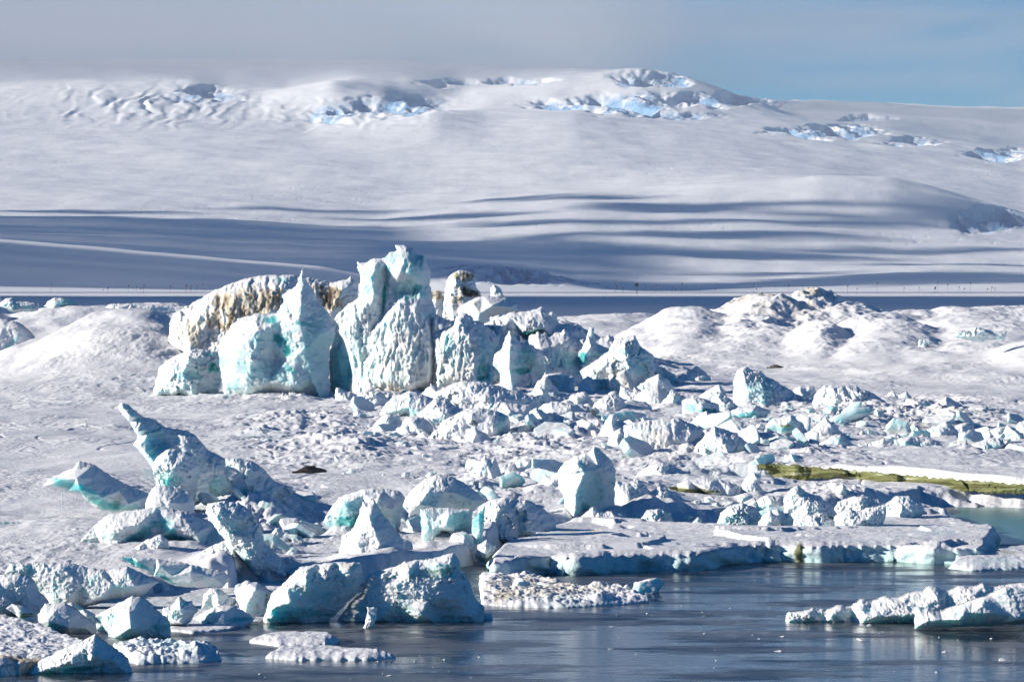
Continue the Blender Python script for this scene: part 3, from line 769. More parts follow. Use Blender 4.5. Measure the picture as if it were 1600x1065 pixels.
# ------------------------------------------------------------------ flat floes: outline traced on the water plane, real thickness
def floe(name, outline, label=None, cat='ice floe', group=None, top=0.8, seed=1, rough=0.5, lump=0.0, ice=0.2, dirt=(), green=(), teal=(), wall=6, parent=None, mat=None, rim=1.0, tint=None, zoff=0.0, slabs=0.0, dome=False):
    P = roughen(outline, 0.35 if dome else 1.0, seed, 5.0)
    step = max(1.0, (P[:, 0].max() - P[:, 0].min()) / 260)
    h = np.array([(p[0] - U0, p[1]) for p in P])
    vs = np.arange(P[:, 1].min() - 0.5, P[:, 1].max() + 1, 0.5); us = np.arange(P[:, 0].min() - step, P[:, 0].max() + 2 * step, step)
    U, V = np.meshgrid(us, vs)
    ins, dist = inside_dist(P, U, V)
    ins &= dist > 0
    D = (CAMH - zoff) * FPX / (V - VH) if top < 0.3 else (CAMH - top) * FPX / (V - VH)
    X = (U - U0) / FPX * D
    ed = np.where(ins, dist, 0)
    e = np.clip(ed / 3.0, 0, 1)
    z = zoff + top * (0.85 + 0.15 * e) + rough * e * (0.16 * fbm(X / 3.5, D / 6, 4, seed) + 0.06 * ridged(X / 0.8, D / 1.8, 3, seed + 2))
    if dome: z = z - top * 0.75 * (1 - np.sqrt(np.clip(ed / (0.55 * max(ed.max(), 1)), 0, 1)))
    if lump: z += e * lump * (np.abs(fbm(X / 1.6, D / 2.6, 4, seed + 4)) + 0.5 * np.abs(fbm(X / 0.6, D / 1.2, 3, seed + 5)))
    if slabs: z += e * slabs * tilt_cells(X / 7 + 0.3 * fbm(X / 3, D / 4, 2, seed), D / 7, seed + 6, 0.45, 0.6)
    idx = -np.ones(U.shape, int); n = int(ins.sum()); idx[ins] = np.arange(n)
    q = ins[:-1, :-1] & ins[:-1, 1:] & ins[1:, :-1] & ins[1:, 1:]
    F = np.stack([idx[:-1, :-1][q], idx[1:, :-1][q], idx[1:, 1:][q], idx[:-1, 1:][q]], 1)
    VV = np.stack([X, D, z], -1)[ins]
    t = np.zeros(U.shape + (3,))
    if tint: t[..., :] = tint
    t[..., 0] += ice * np.clip(fbm(X / 5, D / 9, 3, seed + 8), 0, 1)
    for lst, ch in ((teal, 0), (dirt, 1), (green, 2)):
        for (cu, cv, ru, rv, a) in lst:
            ee = np.sqrt(((U - cu) / ru) ** 2 + ((V - cv) / rv) ** 2) + 0.4 * fbm(U / 9, V / 5, 3, seed + 9)
            t[..., ch] = np.maximum(t[..., ch], a * sst(1.15, 0.4, ee))
    TT = t[ins]
    # walls: boundary edges dropped to below the water in rings
    cnt = {}
    for f in F:
        for a, b in ((0, 1), (1, 2), (2, 3), (3, 0)):
            cnt[(f[a], f[b])] = 1
    bnd = [(a, b) for (a, b) in cnt if (b, a) not in cnt]
    bv = sorted({a for e_ in bnd for a in e_})
    pos = {a: i for i, a in enumerate(bv)}
    bp = VV[bv]; cen = bp.mean(0)
    nrm = np.zeros_like(bp)
    for a, b in bnd:
        ex = VV[b] - VV[a]; nn = np.array([ex[1], -ex[0], 0])
        nrm[pos[a]] += nn; nrm[pos[b]] += nn
    nxt = np.arange(len(bv)); prv = np.arange(len(bv))
    for a, b in bnd: nxt[pos[a]] = pos[b]; prv[pos[b]] = pos[a]
    bs = bp.copy()
    for _ in range(14):
        nrm = (nrm * 2 + nrm[nxt] + nrm[prv]) / 4
    for _ in range(8):
        bs = (bs * 2 + bs[nxt] + bs[prv]) / 4
    nrm /= np.maximum(np.linalg.norm(nrm, axis=1, keepdims=True), 1e-9)
    rings = [VV]; tints = [TT]; FF = [F]
    prev = np.array(bv); base = len(VV)
    for k in range(1, wall + 1):
        f = k / wall
        ring = bs.copy()
        ring[:, 2] = bs[:, 2] * (1 - f) + (-0.35) * f
        bulge = rim * top * (0.25 * math.sin(f * 2.6) + 0.45 * fbm(bs[:, 0] / 1.9, ring[:, 2] / 0.7 + bs[:, 1] / 2.5, 4, seed + 14) * math.sin(f * 3.1))
        ring[:, :2] += nrm[:, :2] * bulge[:, None]
        cur = base + np.arange(len(bv))
        FF.append(np.array([(prev[pos[a]], cur[pos[a]], cur[pos[b]], prev[pos[b]]) for a, b in bnd]))
        rings.append(ring)
        tt = TT[bv].copy(); tt[:, 0] = np.maximum(tt[:, 0], 0.15 + 0.25 * f); 
        tints.append(tt); prev = cur; base += len(bv)
    VV = np.concatenate(rings); FF = np.concatenate(FF)
    c = np.array([cen[0], cen[1], 0])
    o = link_mesh(name, VV - c, FF, mat or M_SNOW, np.concatenate(tints), parent=parent)
    o.location = c
    tag(o, label, cat, group)
    return o

# ------------------------------------------------------------------ loose chunks
_chunks = {}
def chunk_mesh(k, ice=0.25):
    if k in _chunks: return _chunks[k]
    rs = np.random.RandomState(100 + k)
    n_lat, n_lon = 28, 44
    th = np.linspace(0, math.pi, n_lat + 1); ph = np.linspace(0, 2 * math.pi, n_lon, endpoint=False)
    T, P = np.meshgrid(th, ph, indexing='ij')
    D = np.stack([np.sin(T) * np.cos(P), np.sin(T) * np.sin(P), np.cos(T)], -1)
    N = rs.normal(size=(13, 3)); N /= np.linalg.norm(N, axis=1, keepdims=True)
    pd = rs.uniform(0.5, 1.0, 13)
    dots = D @ N.T
    r = np.where(dots > 0.05, pd / np.maximum(dots, 0.05), 9).min(-1)
    r = np.minimum(r, 1.25)
    Pp = D * r[..., None]
    nz = 0.20 * fbm(Pp[..., 0] * 2.2 + k, Pp[..., 2] * 2.2 + Pp[..., 1] * 1.7, 4, k) + 0.13 * np.abs(fbm(Pp[..., 0] * 5 + Pp[..., 1] * 5, Pp[..., 2] * 6 + k, 3, k + 3))
    Pp = Pp * (1 + nz[..., None] * np.sin(T)[..., None])
    V = Pp.reshape(-1, 3)
    F = []
    for j in range(n_lat):
        for i in range(n_lon):
            F.append((j * n_lon + i, (j + 1) * n_lon + i, (j + 1) * n_lon + (i + 1) % n_lon, j * n_lon + (i + 1) % n_lon))
    t = np.zeros((len(V), 3)); t[:, 0] = ice * np.clip(0.5 + fbm(V[:, 0] * 1.2, V[:, 2] * 1.2 + V[:, 1], 3, k + 9), 0, 1)
    o = link_mesh('ice_chunk', V, F, M_ICE, t)
    _chunks[k] = o.data
    bpy.data.objects.remove(o)
    return _chunks[k]

LOOSE = []
def chunks(label, group, n, u0, u1, vfun, smin, smax, seed, flat=0.75, name='ice_chunk', water=False, ice=0.25, spread=6, stuff=False):
    rnd = random.Random(seed)
    uv = [(rnd.uniform(u0, u1), rnd.uniform(-spread, spread)) for _ in range(n)]
    U = np.array([q[0] for q in uv]); V = np.array([vfun(q[0]) + q[1] for q in uv])
    D = CAMH * FPX / (V - VH) if water else depth_of(V)
    X = (U - U0) / FPX * D
    Z = np.zeros(n) if water else np.maximum(terrain(X, D)[0], 0.05)
    for x, dd, z in zip(X, D, Z):
        s = smin * (smax / smin) ** (rnd.random() ** 1.6) * dd / FPX * 0.5
        me = chunk_mesh(rnd.randrange(14) + (20 if ice > 0.4 else 0), ice)
        o = bpy.data.objects.new(name, me)
        o.location = (x, dd, z + s * flat * 0.12)
        o.rotation_euler = (rnd.uniform(-0.5, 0.5), rnd.uniform(-0.5, 0.5), rnd.uniform(0, 6.28))
        o.scale = (s * rnd.uniform(0.8, 1.45), s * rnd.uniform(0.8, 1.2), s * flat * rnd.uniform(0.7, 1.25))
        if stuff:
            LOOSE.append(o)
        else:
            COL.objects.link(o); tag(o, label, 'ice chunk', group)

def merge_loose(name):
    from mathutils import Matrix
    VV, FF, TT, b = [], [], [], 0
    for o in LOOSE:
        me = o.data; k = len(me.vertices)
        co = np.empty(k * 3, np.float32); me.vertices.foreach_get('co', co); co = co.reshape(-1, 3)
        M = np.array(Matrix.LocRotScale(o.location, o.rotation_euler, o.scale))
        VV.append(co @ M[:3, :3].T + M[:3, 3])
        f = np.empty(len(me.loops), np.int32); me.loops.foreach_get('vertex_index', f); FF.append(f.reshape(-1, 4) + b)
        t = np.empty(k * 4, np.float32); me.attributes['tint'].data.foreach_get('color', t); TT.append(t.reshape(-1, 4)[:, :3]); b += k
    o = link_mesh(name, np.concatenate(VV), np.concatenate(FF), M_ICE, np.concatenate(TT))
    tag(o, kind='stuff')
    for q in LOOSE: bpy.data.objects.remove(q)
    LOOSE.clear()

def auto_lumps(label, group, n, u0, u1, v0, v1, wmin, wmax, seed, cat='ice block', name='ice_block', ice=0.22, asp=(0.5, 0.9), avoid=()):
    """angular crusted blocks packed side by side, each with its own outline"""
    rnd = random.Random(seed)
    for i in range(n):
        u = u0 + (u1 - u0) * (i + rnd.uniform(0.1, 0.9)) / n; v = rnd.uniform(v0, v1)
        if any(a < u < b for a, b in avoid): continue
        w = rnd.uniform(wmin, wmax); h = w * rnd.uniform(*asp)
        lean = rnd.uniform(-0.25, 0.35); k = rnd.randint(5, 8)
        top = sorted(rnd.uniform(0.08, 0.92) for _ in range(k))
        pk = rnd.uniform(0.25, 0.7)
        P = [(u - w / 2, v)]
        P.append((u - w / 2 + w * 0.03, v - h * rnd.uniform(0.15, 0.45)))
        for q in top:
            e = 1 - abs(q - pk) / max(pk, 1 - pk)
            P.append((u - w / 2 + w * q + lean * h * e * 0.4, v - h * (0.42 + 0.58 * e ** 0.8) * rnd.uniform(0.82, 1.05)))
        P.append((u + w / 2, v - h * rnd.uniform(0.1, 0.4))); P.append((u + w / 2, v))
        relief(name, P, label, cat, group, lit=rnd.uniform(0.3, 0.75), rough=rnd.uniform(0.8, 1.3), lumps=rnd.choice((0, 0.4, 0.9)), flute=rnd.choice((0, 0, 0.5)), strata=rnd.choice((0, 0.5)), ice=ice * rnd.uniform(0.3, 1.6), step=1.0, seed=seed * 37 + i, thick=rnd.uniform(0.6, 1.0), facet=rnd.uniform(0.5, 1.2))

_shards = {}
def shard_mesh(k):
    """thin broken plate: snowy top, clear blue green edges"""
    if k in _shards: return _shards[k]
    rnd = random.Random(500 + k)
    n = rnd.randint(5, 7); th = rnd.uniform(0.13, 0.28)
    ring = []
    for i in range(n):
        a = 2 * math.pi * (i + rnd.uniform(-0.3, 0.3)) / n; r = rnd.uniform(0.7, 1.15)
        ring.append((r * math.cos(a), r * math.sin(a) * 0.8))
    fine = roughen([(x * 40, y * 40) for x, y in ring], 1.2, k, 5.0) / 40
    N = len(fine); V = []; F = []; T = []
    def row(f, z, t, amp=0.0):
        b = len(V)
        for i, (x, y) in enumerate(fine):
            q = amp * float(gn(x * 3 * f + k, y * 3 * f, 5))
            V.append((x * f, y * f, z + q)); T.append((t, 0, 0))
        return b
    rows = [row(0.02, th, 0.0), row(0.35, th, 0.02, 0.03), row(0.7, th, 0.05, 0.04), row(0.97, th * 0.95, 0.1, 0.02), row(1.0, th * 0.7, 0.18), row(0.99, 0, 0.26), row(0.95, -th * 0.8, 0.34), row(0.85, -th, 0.22, 0.08), row(0.02, -th, 0.12, 0.1)]
    for a, b in zip(rows, rows[1:]):
        for i in range(N):
            j = (i + 1) % N; F.append((a + i, b + i, b + j, a + j))
    o = link_mesh('ice_shard', V, F, M_ICE, np.array(T), smooth=(k % 3 == 0))
    _shards[k] = o.data; bpy.data.objects.remove(o)
    return _shards[k]

def shards(label, group, n, u0, u1, v0, v1, smin, smax, seed, tilt=(0.25, 1.0)):
    rnd = random.Random(seed)
    uv = [(u0 + (u1 - u0) * (i + rnd.random()) / n, rnd.uniform(v0, v1)) for i in range(n)]
    U = np.array([q[0] for q in uv]); V = np.array([q[1] for q in uv]); D = depth_of(V); X = (U - U0) / FPX * D
    Z = np.maximum(terrain(X, D)[0], 0.05)
    for x, d, z in zip(X, D, Z):
        s = rnd.uniform(smin, smax) * d / FPX * 0.5
        t = rnd.uniform(*tilt)
        o = bpy.data.objects.new('ice_shard', shard_mesh(rnd.randrange(12))); COL.objects.link(o)
        o.location = (x, d, z + s * 0.45 * math.sin(t) * 0.7)
        o.rotation_euler = (t * rnd.choice((1, 1, -1)) , t * rnd.uniform(-0.8, 0.8), rnd.uniform(-1.2, 1.2))
        o.scale = (s * rnd.uniform(0.9, 1.5), s, s)
        tag(o, label, 'ice shard', group)

# ------------------------------------------------------------------ the main pressure ridge
R = relief
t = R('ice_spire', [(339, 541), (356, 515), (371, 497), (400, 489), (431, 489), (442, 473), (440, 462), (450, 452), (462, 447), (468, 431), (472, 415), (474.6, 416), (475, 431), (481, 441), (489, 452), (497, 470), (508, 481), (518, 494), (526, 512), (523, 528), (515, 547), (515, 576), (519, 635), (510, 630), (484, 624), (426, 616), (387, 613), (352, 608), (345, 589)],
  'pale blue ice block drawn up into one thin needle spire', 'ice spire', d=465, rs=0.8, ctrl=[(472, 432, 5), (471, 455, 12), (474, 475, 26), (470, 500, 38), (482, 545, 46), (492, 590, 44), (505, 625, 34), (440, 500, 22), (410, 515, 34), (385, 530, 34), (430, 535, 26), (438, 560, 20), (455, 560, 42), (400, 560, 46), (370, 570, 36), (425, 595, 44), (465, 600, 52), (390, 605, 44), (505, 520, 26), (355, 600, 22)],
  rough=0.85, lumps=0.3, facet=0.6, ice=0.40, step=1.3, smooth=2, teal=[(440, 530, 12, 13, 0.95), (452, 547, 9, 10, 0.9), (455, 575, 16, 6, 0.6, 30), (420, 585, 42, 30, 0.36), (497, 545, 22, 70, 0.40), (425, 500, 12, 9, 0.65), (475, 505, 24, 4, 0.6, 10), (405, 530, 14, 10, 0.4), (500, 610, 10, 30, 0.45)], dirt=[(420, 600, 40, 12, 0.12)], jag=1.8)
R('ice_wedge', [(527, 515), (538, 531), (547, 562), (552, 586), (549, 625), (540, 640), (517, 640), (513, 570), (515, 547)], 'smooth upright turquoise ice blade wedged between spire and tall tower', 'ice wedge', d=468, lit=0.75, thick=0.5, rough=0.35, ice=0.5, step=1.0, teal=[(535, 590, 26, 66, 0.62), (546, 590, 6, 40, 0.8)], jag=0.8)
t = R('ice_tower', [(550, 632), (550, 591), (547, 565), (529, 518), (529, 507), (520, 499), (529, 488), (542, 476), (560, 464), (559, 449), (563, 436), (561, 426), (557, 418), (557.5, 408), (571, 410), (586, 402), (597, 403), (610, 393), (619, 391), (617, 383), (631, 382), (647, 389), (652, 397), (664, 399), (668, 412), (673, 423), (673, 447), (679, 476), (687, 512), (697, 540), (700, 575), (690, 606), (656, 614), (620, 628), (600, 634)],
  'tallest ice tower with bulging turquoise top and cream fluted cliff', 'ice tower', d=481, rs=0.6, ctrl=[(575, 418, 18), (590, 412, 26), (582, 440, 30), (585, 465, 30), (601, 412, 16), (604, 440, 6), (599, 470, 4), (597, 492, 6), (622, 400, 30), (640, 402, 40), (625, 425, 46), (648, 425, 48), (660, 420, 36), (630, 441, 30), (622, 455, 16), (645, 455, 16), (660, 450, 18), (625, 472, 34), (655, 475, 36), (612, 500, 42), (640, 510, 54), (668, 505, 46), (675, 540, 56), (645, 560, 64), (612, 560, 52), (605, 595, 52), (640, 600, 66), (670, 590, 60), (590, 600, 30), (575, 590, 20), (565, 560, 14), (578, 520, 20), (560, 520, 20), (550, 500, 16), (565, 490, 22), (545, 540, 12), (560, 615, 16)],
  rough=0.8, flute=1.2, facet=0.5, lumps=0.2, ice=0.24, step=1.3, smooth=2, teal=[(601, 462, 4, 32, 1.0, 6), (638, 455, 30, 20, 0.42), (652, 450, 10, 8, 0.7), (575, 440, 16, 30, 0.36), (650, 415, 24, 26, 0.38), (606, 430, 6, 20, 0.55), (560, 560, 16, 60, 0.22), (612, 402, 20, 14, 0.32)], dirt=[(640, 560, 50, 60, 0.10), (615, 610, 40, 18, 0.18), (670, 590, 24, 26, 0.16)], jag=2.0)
R('ice_cliff', [(680, 488), (688, 514), (704, 508), (713, 492), (730, 491), (735, 500), (752, 514), (766, 530), (772, 550), (769, 567), (773, 587), (770, 610), (741, 606), (713, 604), (684, 608), (672, 600), (672, 520)],
  'cream fluted ice cliff ending in a deep blue corner face', 'ice cliff', d=478, rs=0.8, ctrl=[(700, 522, 26), (720, 510, 22), (735, 525, 34), (742, 560, 42), (742, 598, 44), (715, 550, 36), (715, 590, 42), (690, 545, 30), (690, 590, 34), (756, 545, 18), (758, 585, 10)],
  flute=0.9, rough=1.0, ice=0.22, step=1.2, teal=[(756, 580, 14, 26, 0.85), (758, 545, 10, 26, 0.4), (700, 540, 10, 24, 0.32)], dirt=[(700, 580, 50, 30, 0.16), (735, 550, 16, 40, 0.1)], jag=1.8)
R('dirty_ice_dome', [(286, 480), (305, 470), (330, 455), (360, 442), (395, 432), (425, 428.5), (460, 429), (490, 434), (515, 441), (540, 436), (550, 428), (557, 440), (562, 470), (575, 520), (580, 600), (280, 600), (262, 540), (264, 505), (272, 488)],
  'long low ice dome with brown dirty flutes under a snowy crest', 'ice dome', d=545, ctrl=[(340, 458, 10), (400, 442, 14), (450, 440, 14), (500, 446, 12), (330, 475, 26), (370, 465, 30), (420, 462, 30), (400, 480, 40), (360, 490, 40), (430, 490, 46), (480, 470, 30), (520, 465, 22), (535, 455, 26), (545, 450, 16), (340, 500, 30), (520, 490, 36), (300, 520, 34), (300, 580, 40), (420, 560, 50), (530, 560, 46)],
  flute=0.9, rough=1.1, ice=0.05, step=1.3, dirt=[(380, 480, 66, 30, 0.62), (350, 500, 30, 18, 0.7), (420, 468, 44, 18, 0.68), (512, 470, 26, 22, 0.8), (520, 455, 16, 9, 0.7), (310, 520, 40, 30, 0.3), (545, 480, 16, 20, 0.4), (500, 448, 14, 5, 0.75), (430, 455, 30, 4, 0.6)], sink=16)
R('sooty_ice_stub', [(678, 480), (684, 474), (693, 463), (697, 440), (704, 428), (717, 421), (738, 425), (744, 437), (745, 449), (752, 457), (753, 470), (735, 478), (718, 484)],
  'stubby white ice stump capped with black and brown grit', 'ice stump', d=556, ctrl=[(712, 428, 8), (730, 432, 8), (712, 445, 16), (735, 446, 10), (705, 462, 18), (725, 462, 20), (742, 460, 12)], rough=1.2, ice=0.02, dirt=[(728, 432, 15, 10, 0.85), (732, 455, 22, 9, 0.9, 20), (712, 430, 8, 6, 0.6), (715, 470, 16, 8, 0.4)], step=1.0)
R('ice_lump', [(674, 480), (673, 460), (680, 453), (690, 455), (693, 466), (690, 480)], 'small grey gritty lump in the gap right of the tower top', 'ice lump', d=560, rough=1.2, dirt=[(682, 462, 12, 10, 0.6)], ice=0.05, step=0.9)
R('snow_cone', [(763, 466), (766, 449), (772, 443.5), (783, 450), (789, 464), (786, 470)], 'small clean white cone standing right of the gritty stump', 'ice cone', d=566, lit=0.7, ice=0.12, step=0.8)
R('tilted_slab', [(715, 480), (735, 468), (755, 461), (791, 465), (808, 474), (811, 487), (786, 490), (766, 496), (746, 505), (730, 498)], 'tilted smooth snow slab below the gritty stump with grey underside', 'ice slab', d=545, ctrl=[(770, 466, 6), (740, 474, 14), (770, 478, 24), (795, 480, 12), (750, 490, 26)], rough=0.7, ice=0.15, step=1.0, dirt=[(735, 472, 20, 5, 0.2)])
R('snow_dome', [(740, 520), (760, 503), (797, 487), (822, 486), (838, 482), (846, 477), (852, 485), (868, 488), (874, 504), (893, 506), (912, 513), (916, 528), (908, 552), (880, 562), (820, 566), (770, 556), (745, 545)],
  'rounded snow dome with a dark blue undercut hollow and cracks', 'snow dome', d=530, ctrl=[(800, 496, 10), (850, 494, 12), (780, 515, 26), (820, 512, 28), (850, 512, 24), (842, 522, 10), (815, 528, 12), (860, 524, 20), (890, 520, 18), (880, 540, 26), (840, 545, 30), (790, 545, 40), (770, 530, 34), (905, 540, 12)], rough=0.9, ice=0.2, step=1.2, teal=[(830, 520, 26, 6, 0.75, -12), (860, 528, 18, 5, 0.5)], dirt=[(765, 520, 12, 8, 0.25)])
R('ice_pillar', [(777, 618), (781, 584), (769, 570), (772, 553), (783, 545), (794, 516), (801, 518), (806, 527), (814, 534), (834, 539), (848, 550), (851, 561), (853, 581), (845, 596), (840, 620), (808, 620)],
  'white pillar with jagged tip and turquoise hollow on its shaded side', 'ice pillar', d=503, ctrl=[(797, 525, 8), (797, 545, 26), (796, 575, 34), (800, 605, 36), (780, 558, 18), (815, 550, 10), (825, 570, 6), (840, 560, 8), (835, 600, 14), (815, 590, 16)], rough=1.1, ice=0.3, step=1.1, teal=[(822, 560, 22, 22, 0.5), (815, 578, 16, 8, 0.85), (835, 605, 10, 12, 0.4)], dirt=[(815, 612, 22, 8, 0.2)])
R('ice_boulder', [(838, 626), (844, 603), (853, 584), (870, 581), (899, 589), (900, 632), (870, 630)], 'cream white boulder with a rough grey shaded flank, between pillar and fin', 'ice boulder', d=487, lit=0.45, rough=1.2, ice=0.12, dirt=[(860, 605, 26, 20, 0.2)], step=1.0)
R('ice_fin', [(897, 628), (904, 598), (918, 586), (927, 592), (952, 591), (956, 618), (930, 630)], 'white triangular fin with a square bright turquoise face beside it', 'ice fin', d=480, ctrl=[(918, 592, 6), (924, 606, 20), (928, 622, 22), (931, 600, 8), (945, 602, 6), (945, 615, 8), (910, 615, 14)], rough=0.8, ice=0.2, step=0.9, teal=[(941, 605, 13, 14, 0.68)])
R('ice_boulder', [(952, 594), (965, 581), (978, 575), (989, 594), (1001, 616), (984, 626), (956, 618)], 'squarish cream block leaning beside the turquoise face of the fin', 'ice boulder', d=478, lit=0.7, rough=0.9, ice=0.03, dirt=[(975, 598, 26, 24, 0.22)], step=0.9)
R('ice_spike', [(900, 570), (903, 550), (913, 537), (917, 522), (921, 511), (928, 511), (931, 535), (945, 541), (958, 545), (955, 560), (930, 572)], 'small white spike rising from a bright turquoise scoop', 'ice spike', d=518, ctrl=[(924, 516, 5), (922, 540, 18), (912, 556, 16), (935, 552, 14), (945, 550, 8)], rough=0.8, ice=0.2, step=0.9, teal=[(910, 560, 12, 11, 0.8), (938, 553, 22, 5, 0.45, -14)])
R('ice_boulder', [(905, 580), (925, 566), (951, 548), (960, 529), (975, 527), (993, 523), (1001, 540), (1021, 554), (1025, 577), (1012, 591), (993, 597), (956, 594), (925, 590)], 'big rounded boulder with a pale teal shaded face behind the fin', 'ice boulder', d=500, ctrl=[(975, 534, 14), (990, 535, 14), (960, 555, 26), (940, 572, 24), (975, 560, 36), (985, 580, 40), (1003, 565, 14), (1005, 582, 14), (995, 550, 18)], rough=1.2, ice=0.22, step=1.1, teal=[(1000, 570, 22, 24, 0.34)], lumps=0.6)
R('ice_block', [(994, 604), (1010, 592), (1030, 583), (1046, 595), (1056, 610), (1057, 636), (1024, 634), (1008, 624)], 'split block with dirty base below the big rounded boulder', 'ice block', d=452, lit=0.6, rough=1.1, ice=0.25, dirt=[(1025, 630, 24, 6, 0.5)], step=0.9)
R('ice_block', [(1066, 650), (1066, 624), (1082, 619), (1094, 620), (1122, 630), (1126, 645), (1108, 652)], 'small block with a vivid green turquoise lower edge', 'ice block', d=406, rough=0.9, ice=0.3, step=0.8, teal=[(1105, 641, 20, 5, 0.9), (1080, 636, 14, 10, 0.5)])
R('scalloped_slab', [(1146, 645), (1145, 596), (1149, 585), (1153, 576), (1167, 571), (1176, 577), (1187, 578), (1198, 588), (1210, 592), (1220, 600), (1232, 606), (1248, 616), (1263, 627), (1268, 645), (1204, 648)],
  'large leaning slab with scalloped pale green scales along its face', 'ice slab', d=428, ctrl=[(1160, 580, 10), (1180, 585, 8), (1165, 605, 30), (1160, 632, 32), (1190, 610, 32), (1190, 635, 42), (1215, 612, 22), (1220, 635, 36), (1245, 630, 18), (1205, 598, 10)], lumps=1.4, rough=1.3, ice=0.36, step=1.1, teal=[(1190, 610, 30, 24, 0.32)])
R('ice_block', [(1120, 658), (1140, 642), (1154, 635), (1182, 632), (1205, 641), (1188, 658), (1154, 662)], 'low wide block with a smooth teal front below the scalloped slab', 'ice block', d=392, rough=0.9, ice=0.4, step=0.9, teal=[(1165, 650, 32, 9, 0.6)])
R('ice_boulder', [(1191, 680), (1193, 668), (1207, 652), (1222, 650), (1236, 647), (1255, 661), (1264, 678), (1264, 696), (1224, 700), (1200, 692)], 'boulder with a green glassy patch above a dark blue shaded foot', 'ice boulder', d=332, ctrl=[(1210, 660, 10), (1235, 655, 14), (1220, 668, 20), (1235, 675, 14), (1250, 680, 8), (1215, 685, 4)], rough=1.0, ice=0.4, step=0.9, teal=[(1228, 667, 14, 6, 0.6), (1210, 682, 16, 12, 0.5)], green=[(1226, 664, 12, 4, 0.25)])
R('tilted_slab', [(974, 690), (975, 663), (1018, 655), (1040, 653), (1058, 652), (1080, 660), (1098, 669), (1104, 680), (1084, 702), (1060, 724), (1010, 715), (976, 702)], 'broad white tilted slab with fine parallel grooves and grey green edge', 'ice slab', d=297, ctrl=[(1000, 668, 10), (1040, 664, 12), (1080, 670, 10), (1000, 690, 26), (1040, 685, 30), (1075, 685, 22), (1050, 705, 32), (1090, 680, 6), (1020, 705, 34)], flute=0.7, rough=0.6, ice=0.12, step=1.1, teal=[(1078, 698, 30, 5, 0.35, -45)], dirt=[(1030, 690, 40, 20, 0.14)])
R('tilted_slab', [(1058, 730), (1080, 705), (1098, 683), (1115, 664), (1135, 670), (1153, 677), (1171, 694), (1169, 720), (1125, 736)], 'second tilted white slab lying against the grooved one, green ice at its foot', 'ice slab', d=290, lit=0.65, flute=0.4, rough=0.8, ice=0.15, step=1.1, teal=[(1120, 715, 20, 8, 0.4)])
R('ice_boulder', [(1268, 628), (1274, 614), (1287, 601), (1318, 601), (1345, 606), (1358, 610), (1381, 624), (1384, 644), (1340, 650), (1284, 646)], 'wide bright white hummock behind the rubble, right of the scalloped slab', 'ice boulder', d=414, lit=0.6, rough=1.3, lumps=0.8, ice=0.18, step=1.0)
R('ice_block', [(1402, 642), (1412, 628), (1420, 621), (1448, 624), (1459, 637), (1440, 645)], 'small white block with one turquoise end on the far snow', 'ice block', d=422, rough=0.9, ice=0.2, step=0.8, teal=[(1449, 632, 8, 6, 0.6)])
R('snow_hummock', [(1456, 642), (1468, 624), (1478, 617), (1500, 630), (1527, 643), (1545, 652), (1500, 656), (1465, 654)], 'low pointed snow hummock sloping into shade beside the turquoise-ended block', 'snow hummock', d=402, lit=0.3, rough=0.7, ice=0.03, step=0.9)
R('ice_boulder', [(1280, 718), (1280, 692), (1298, 681), (1313, 677), (1335, 694), (1356, 703), (1377, 711), (1376, 719), (1320, 720)], 'dark blue shaded boulder at the end of the log-like slab', 'ice boulder', d=308, lit=0.12, rough=0.9, ice=0.25, step=0.9, teal=[(1310, 700, 30, 20, 0.25)])
R('ice_ridge_block', [(1338, 716), (1341, 692), (1362, 689), (1380, 683), (1402, 685), (1425, 680), (1448, 683), (1466, 688), (1477, 700), (1469, 716), (1400, 718)], 'long pale turquoise crumbly block above the green undercut ledge', 'ice block', d=306, lit=0.6, rough=1.3, lumps=0.8, ice=0.42, step=0.9, teal=[(1420, 700, 40, 12, 0.4)])
R('ice_block', [(1475, 716), (1478, 703), (1485, 691), (1511, 686), (1514, 698), (1530, 708), (1528, 717)], 'crumbly block with grey teal shadow next to the long pale one', 'ice block', d=304, lit=0.55, rough=1.2, ice=0.3, step=0.8)
R('ice_block', [(1508, 720), (1512, 705), (1519, 692), (1535, 687), (1549, 683), (1581, 685), (1572, 700), (1567, 719)], 'teal grey block with a streaked vertical face in the far right row', 'ice block', d=302, lit=0.3, flute=0.5, ice=0.45, step=0.8, teal=[(1550, 705, 24, 14, 0.35)])
R('ice_block', [(1562, 720), (1566, 703), (1577, 691), (1605, 694), (1640, 700), (1640, 722)], 'last block of the teal grey row with a jagged white top', 'ice block', d=301, rough=1.1, ice=0.35, step=0.9)
R('log_slab', [(1168, 706), (1169, 696), (1195, 695.5), (1230, 700), (1262, 705), (1293, 711), (1293, 717), (1240, 714), (1200, 711)], 'long thin grey slab lying like a log', 'ice slab', d=300, rough=0.4, ice=0.25, step=0.8, sink=4)
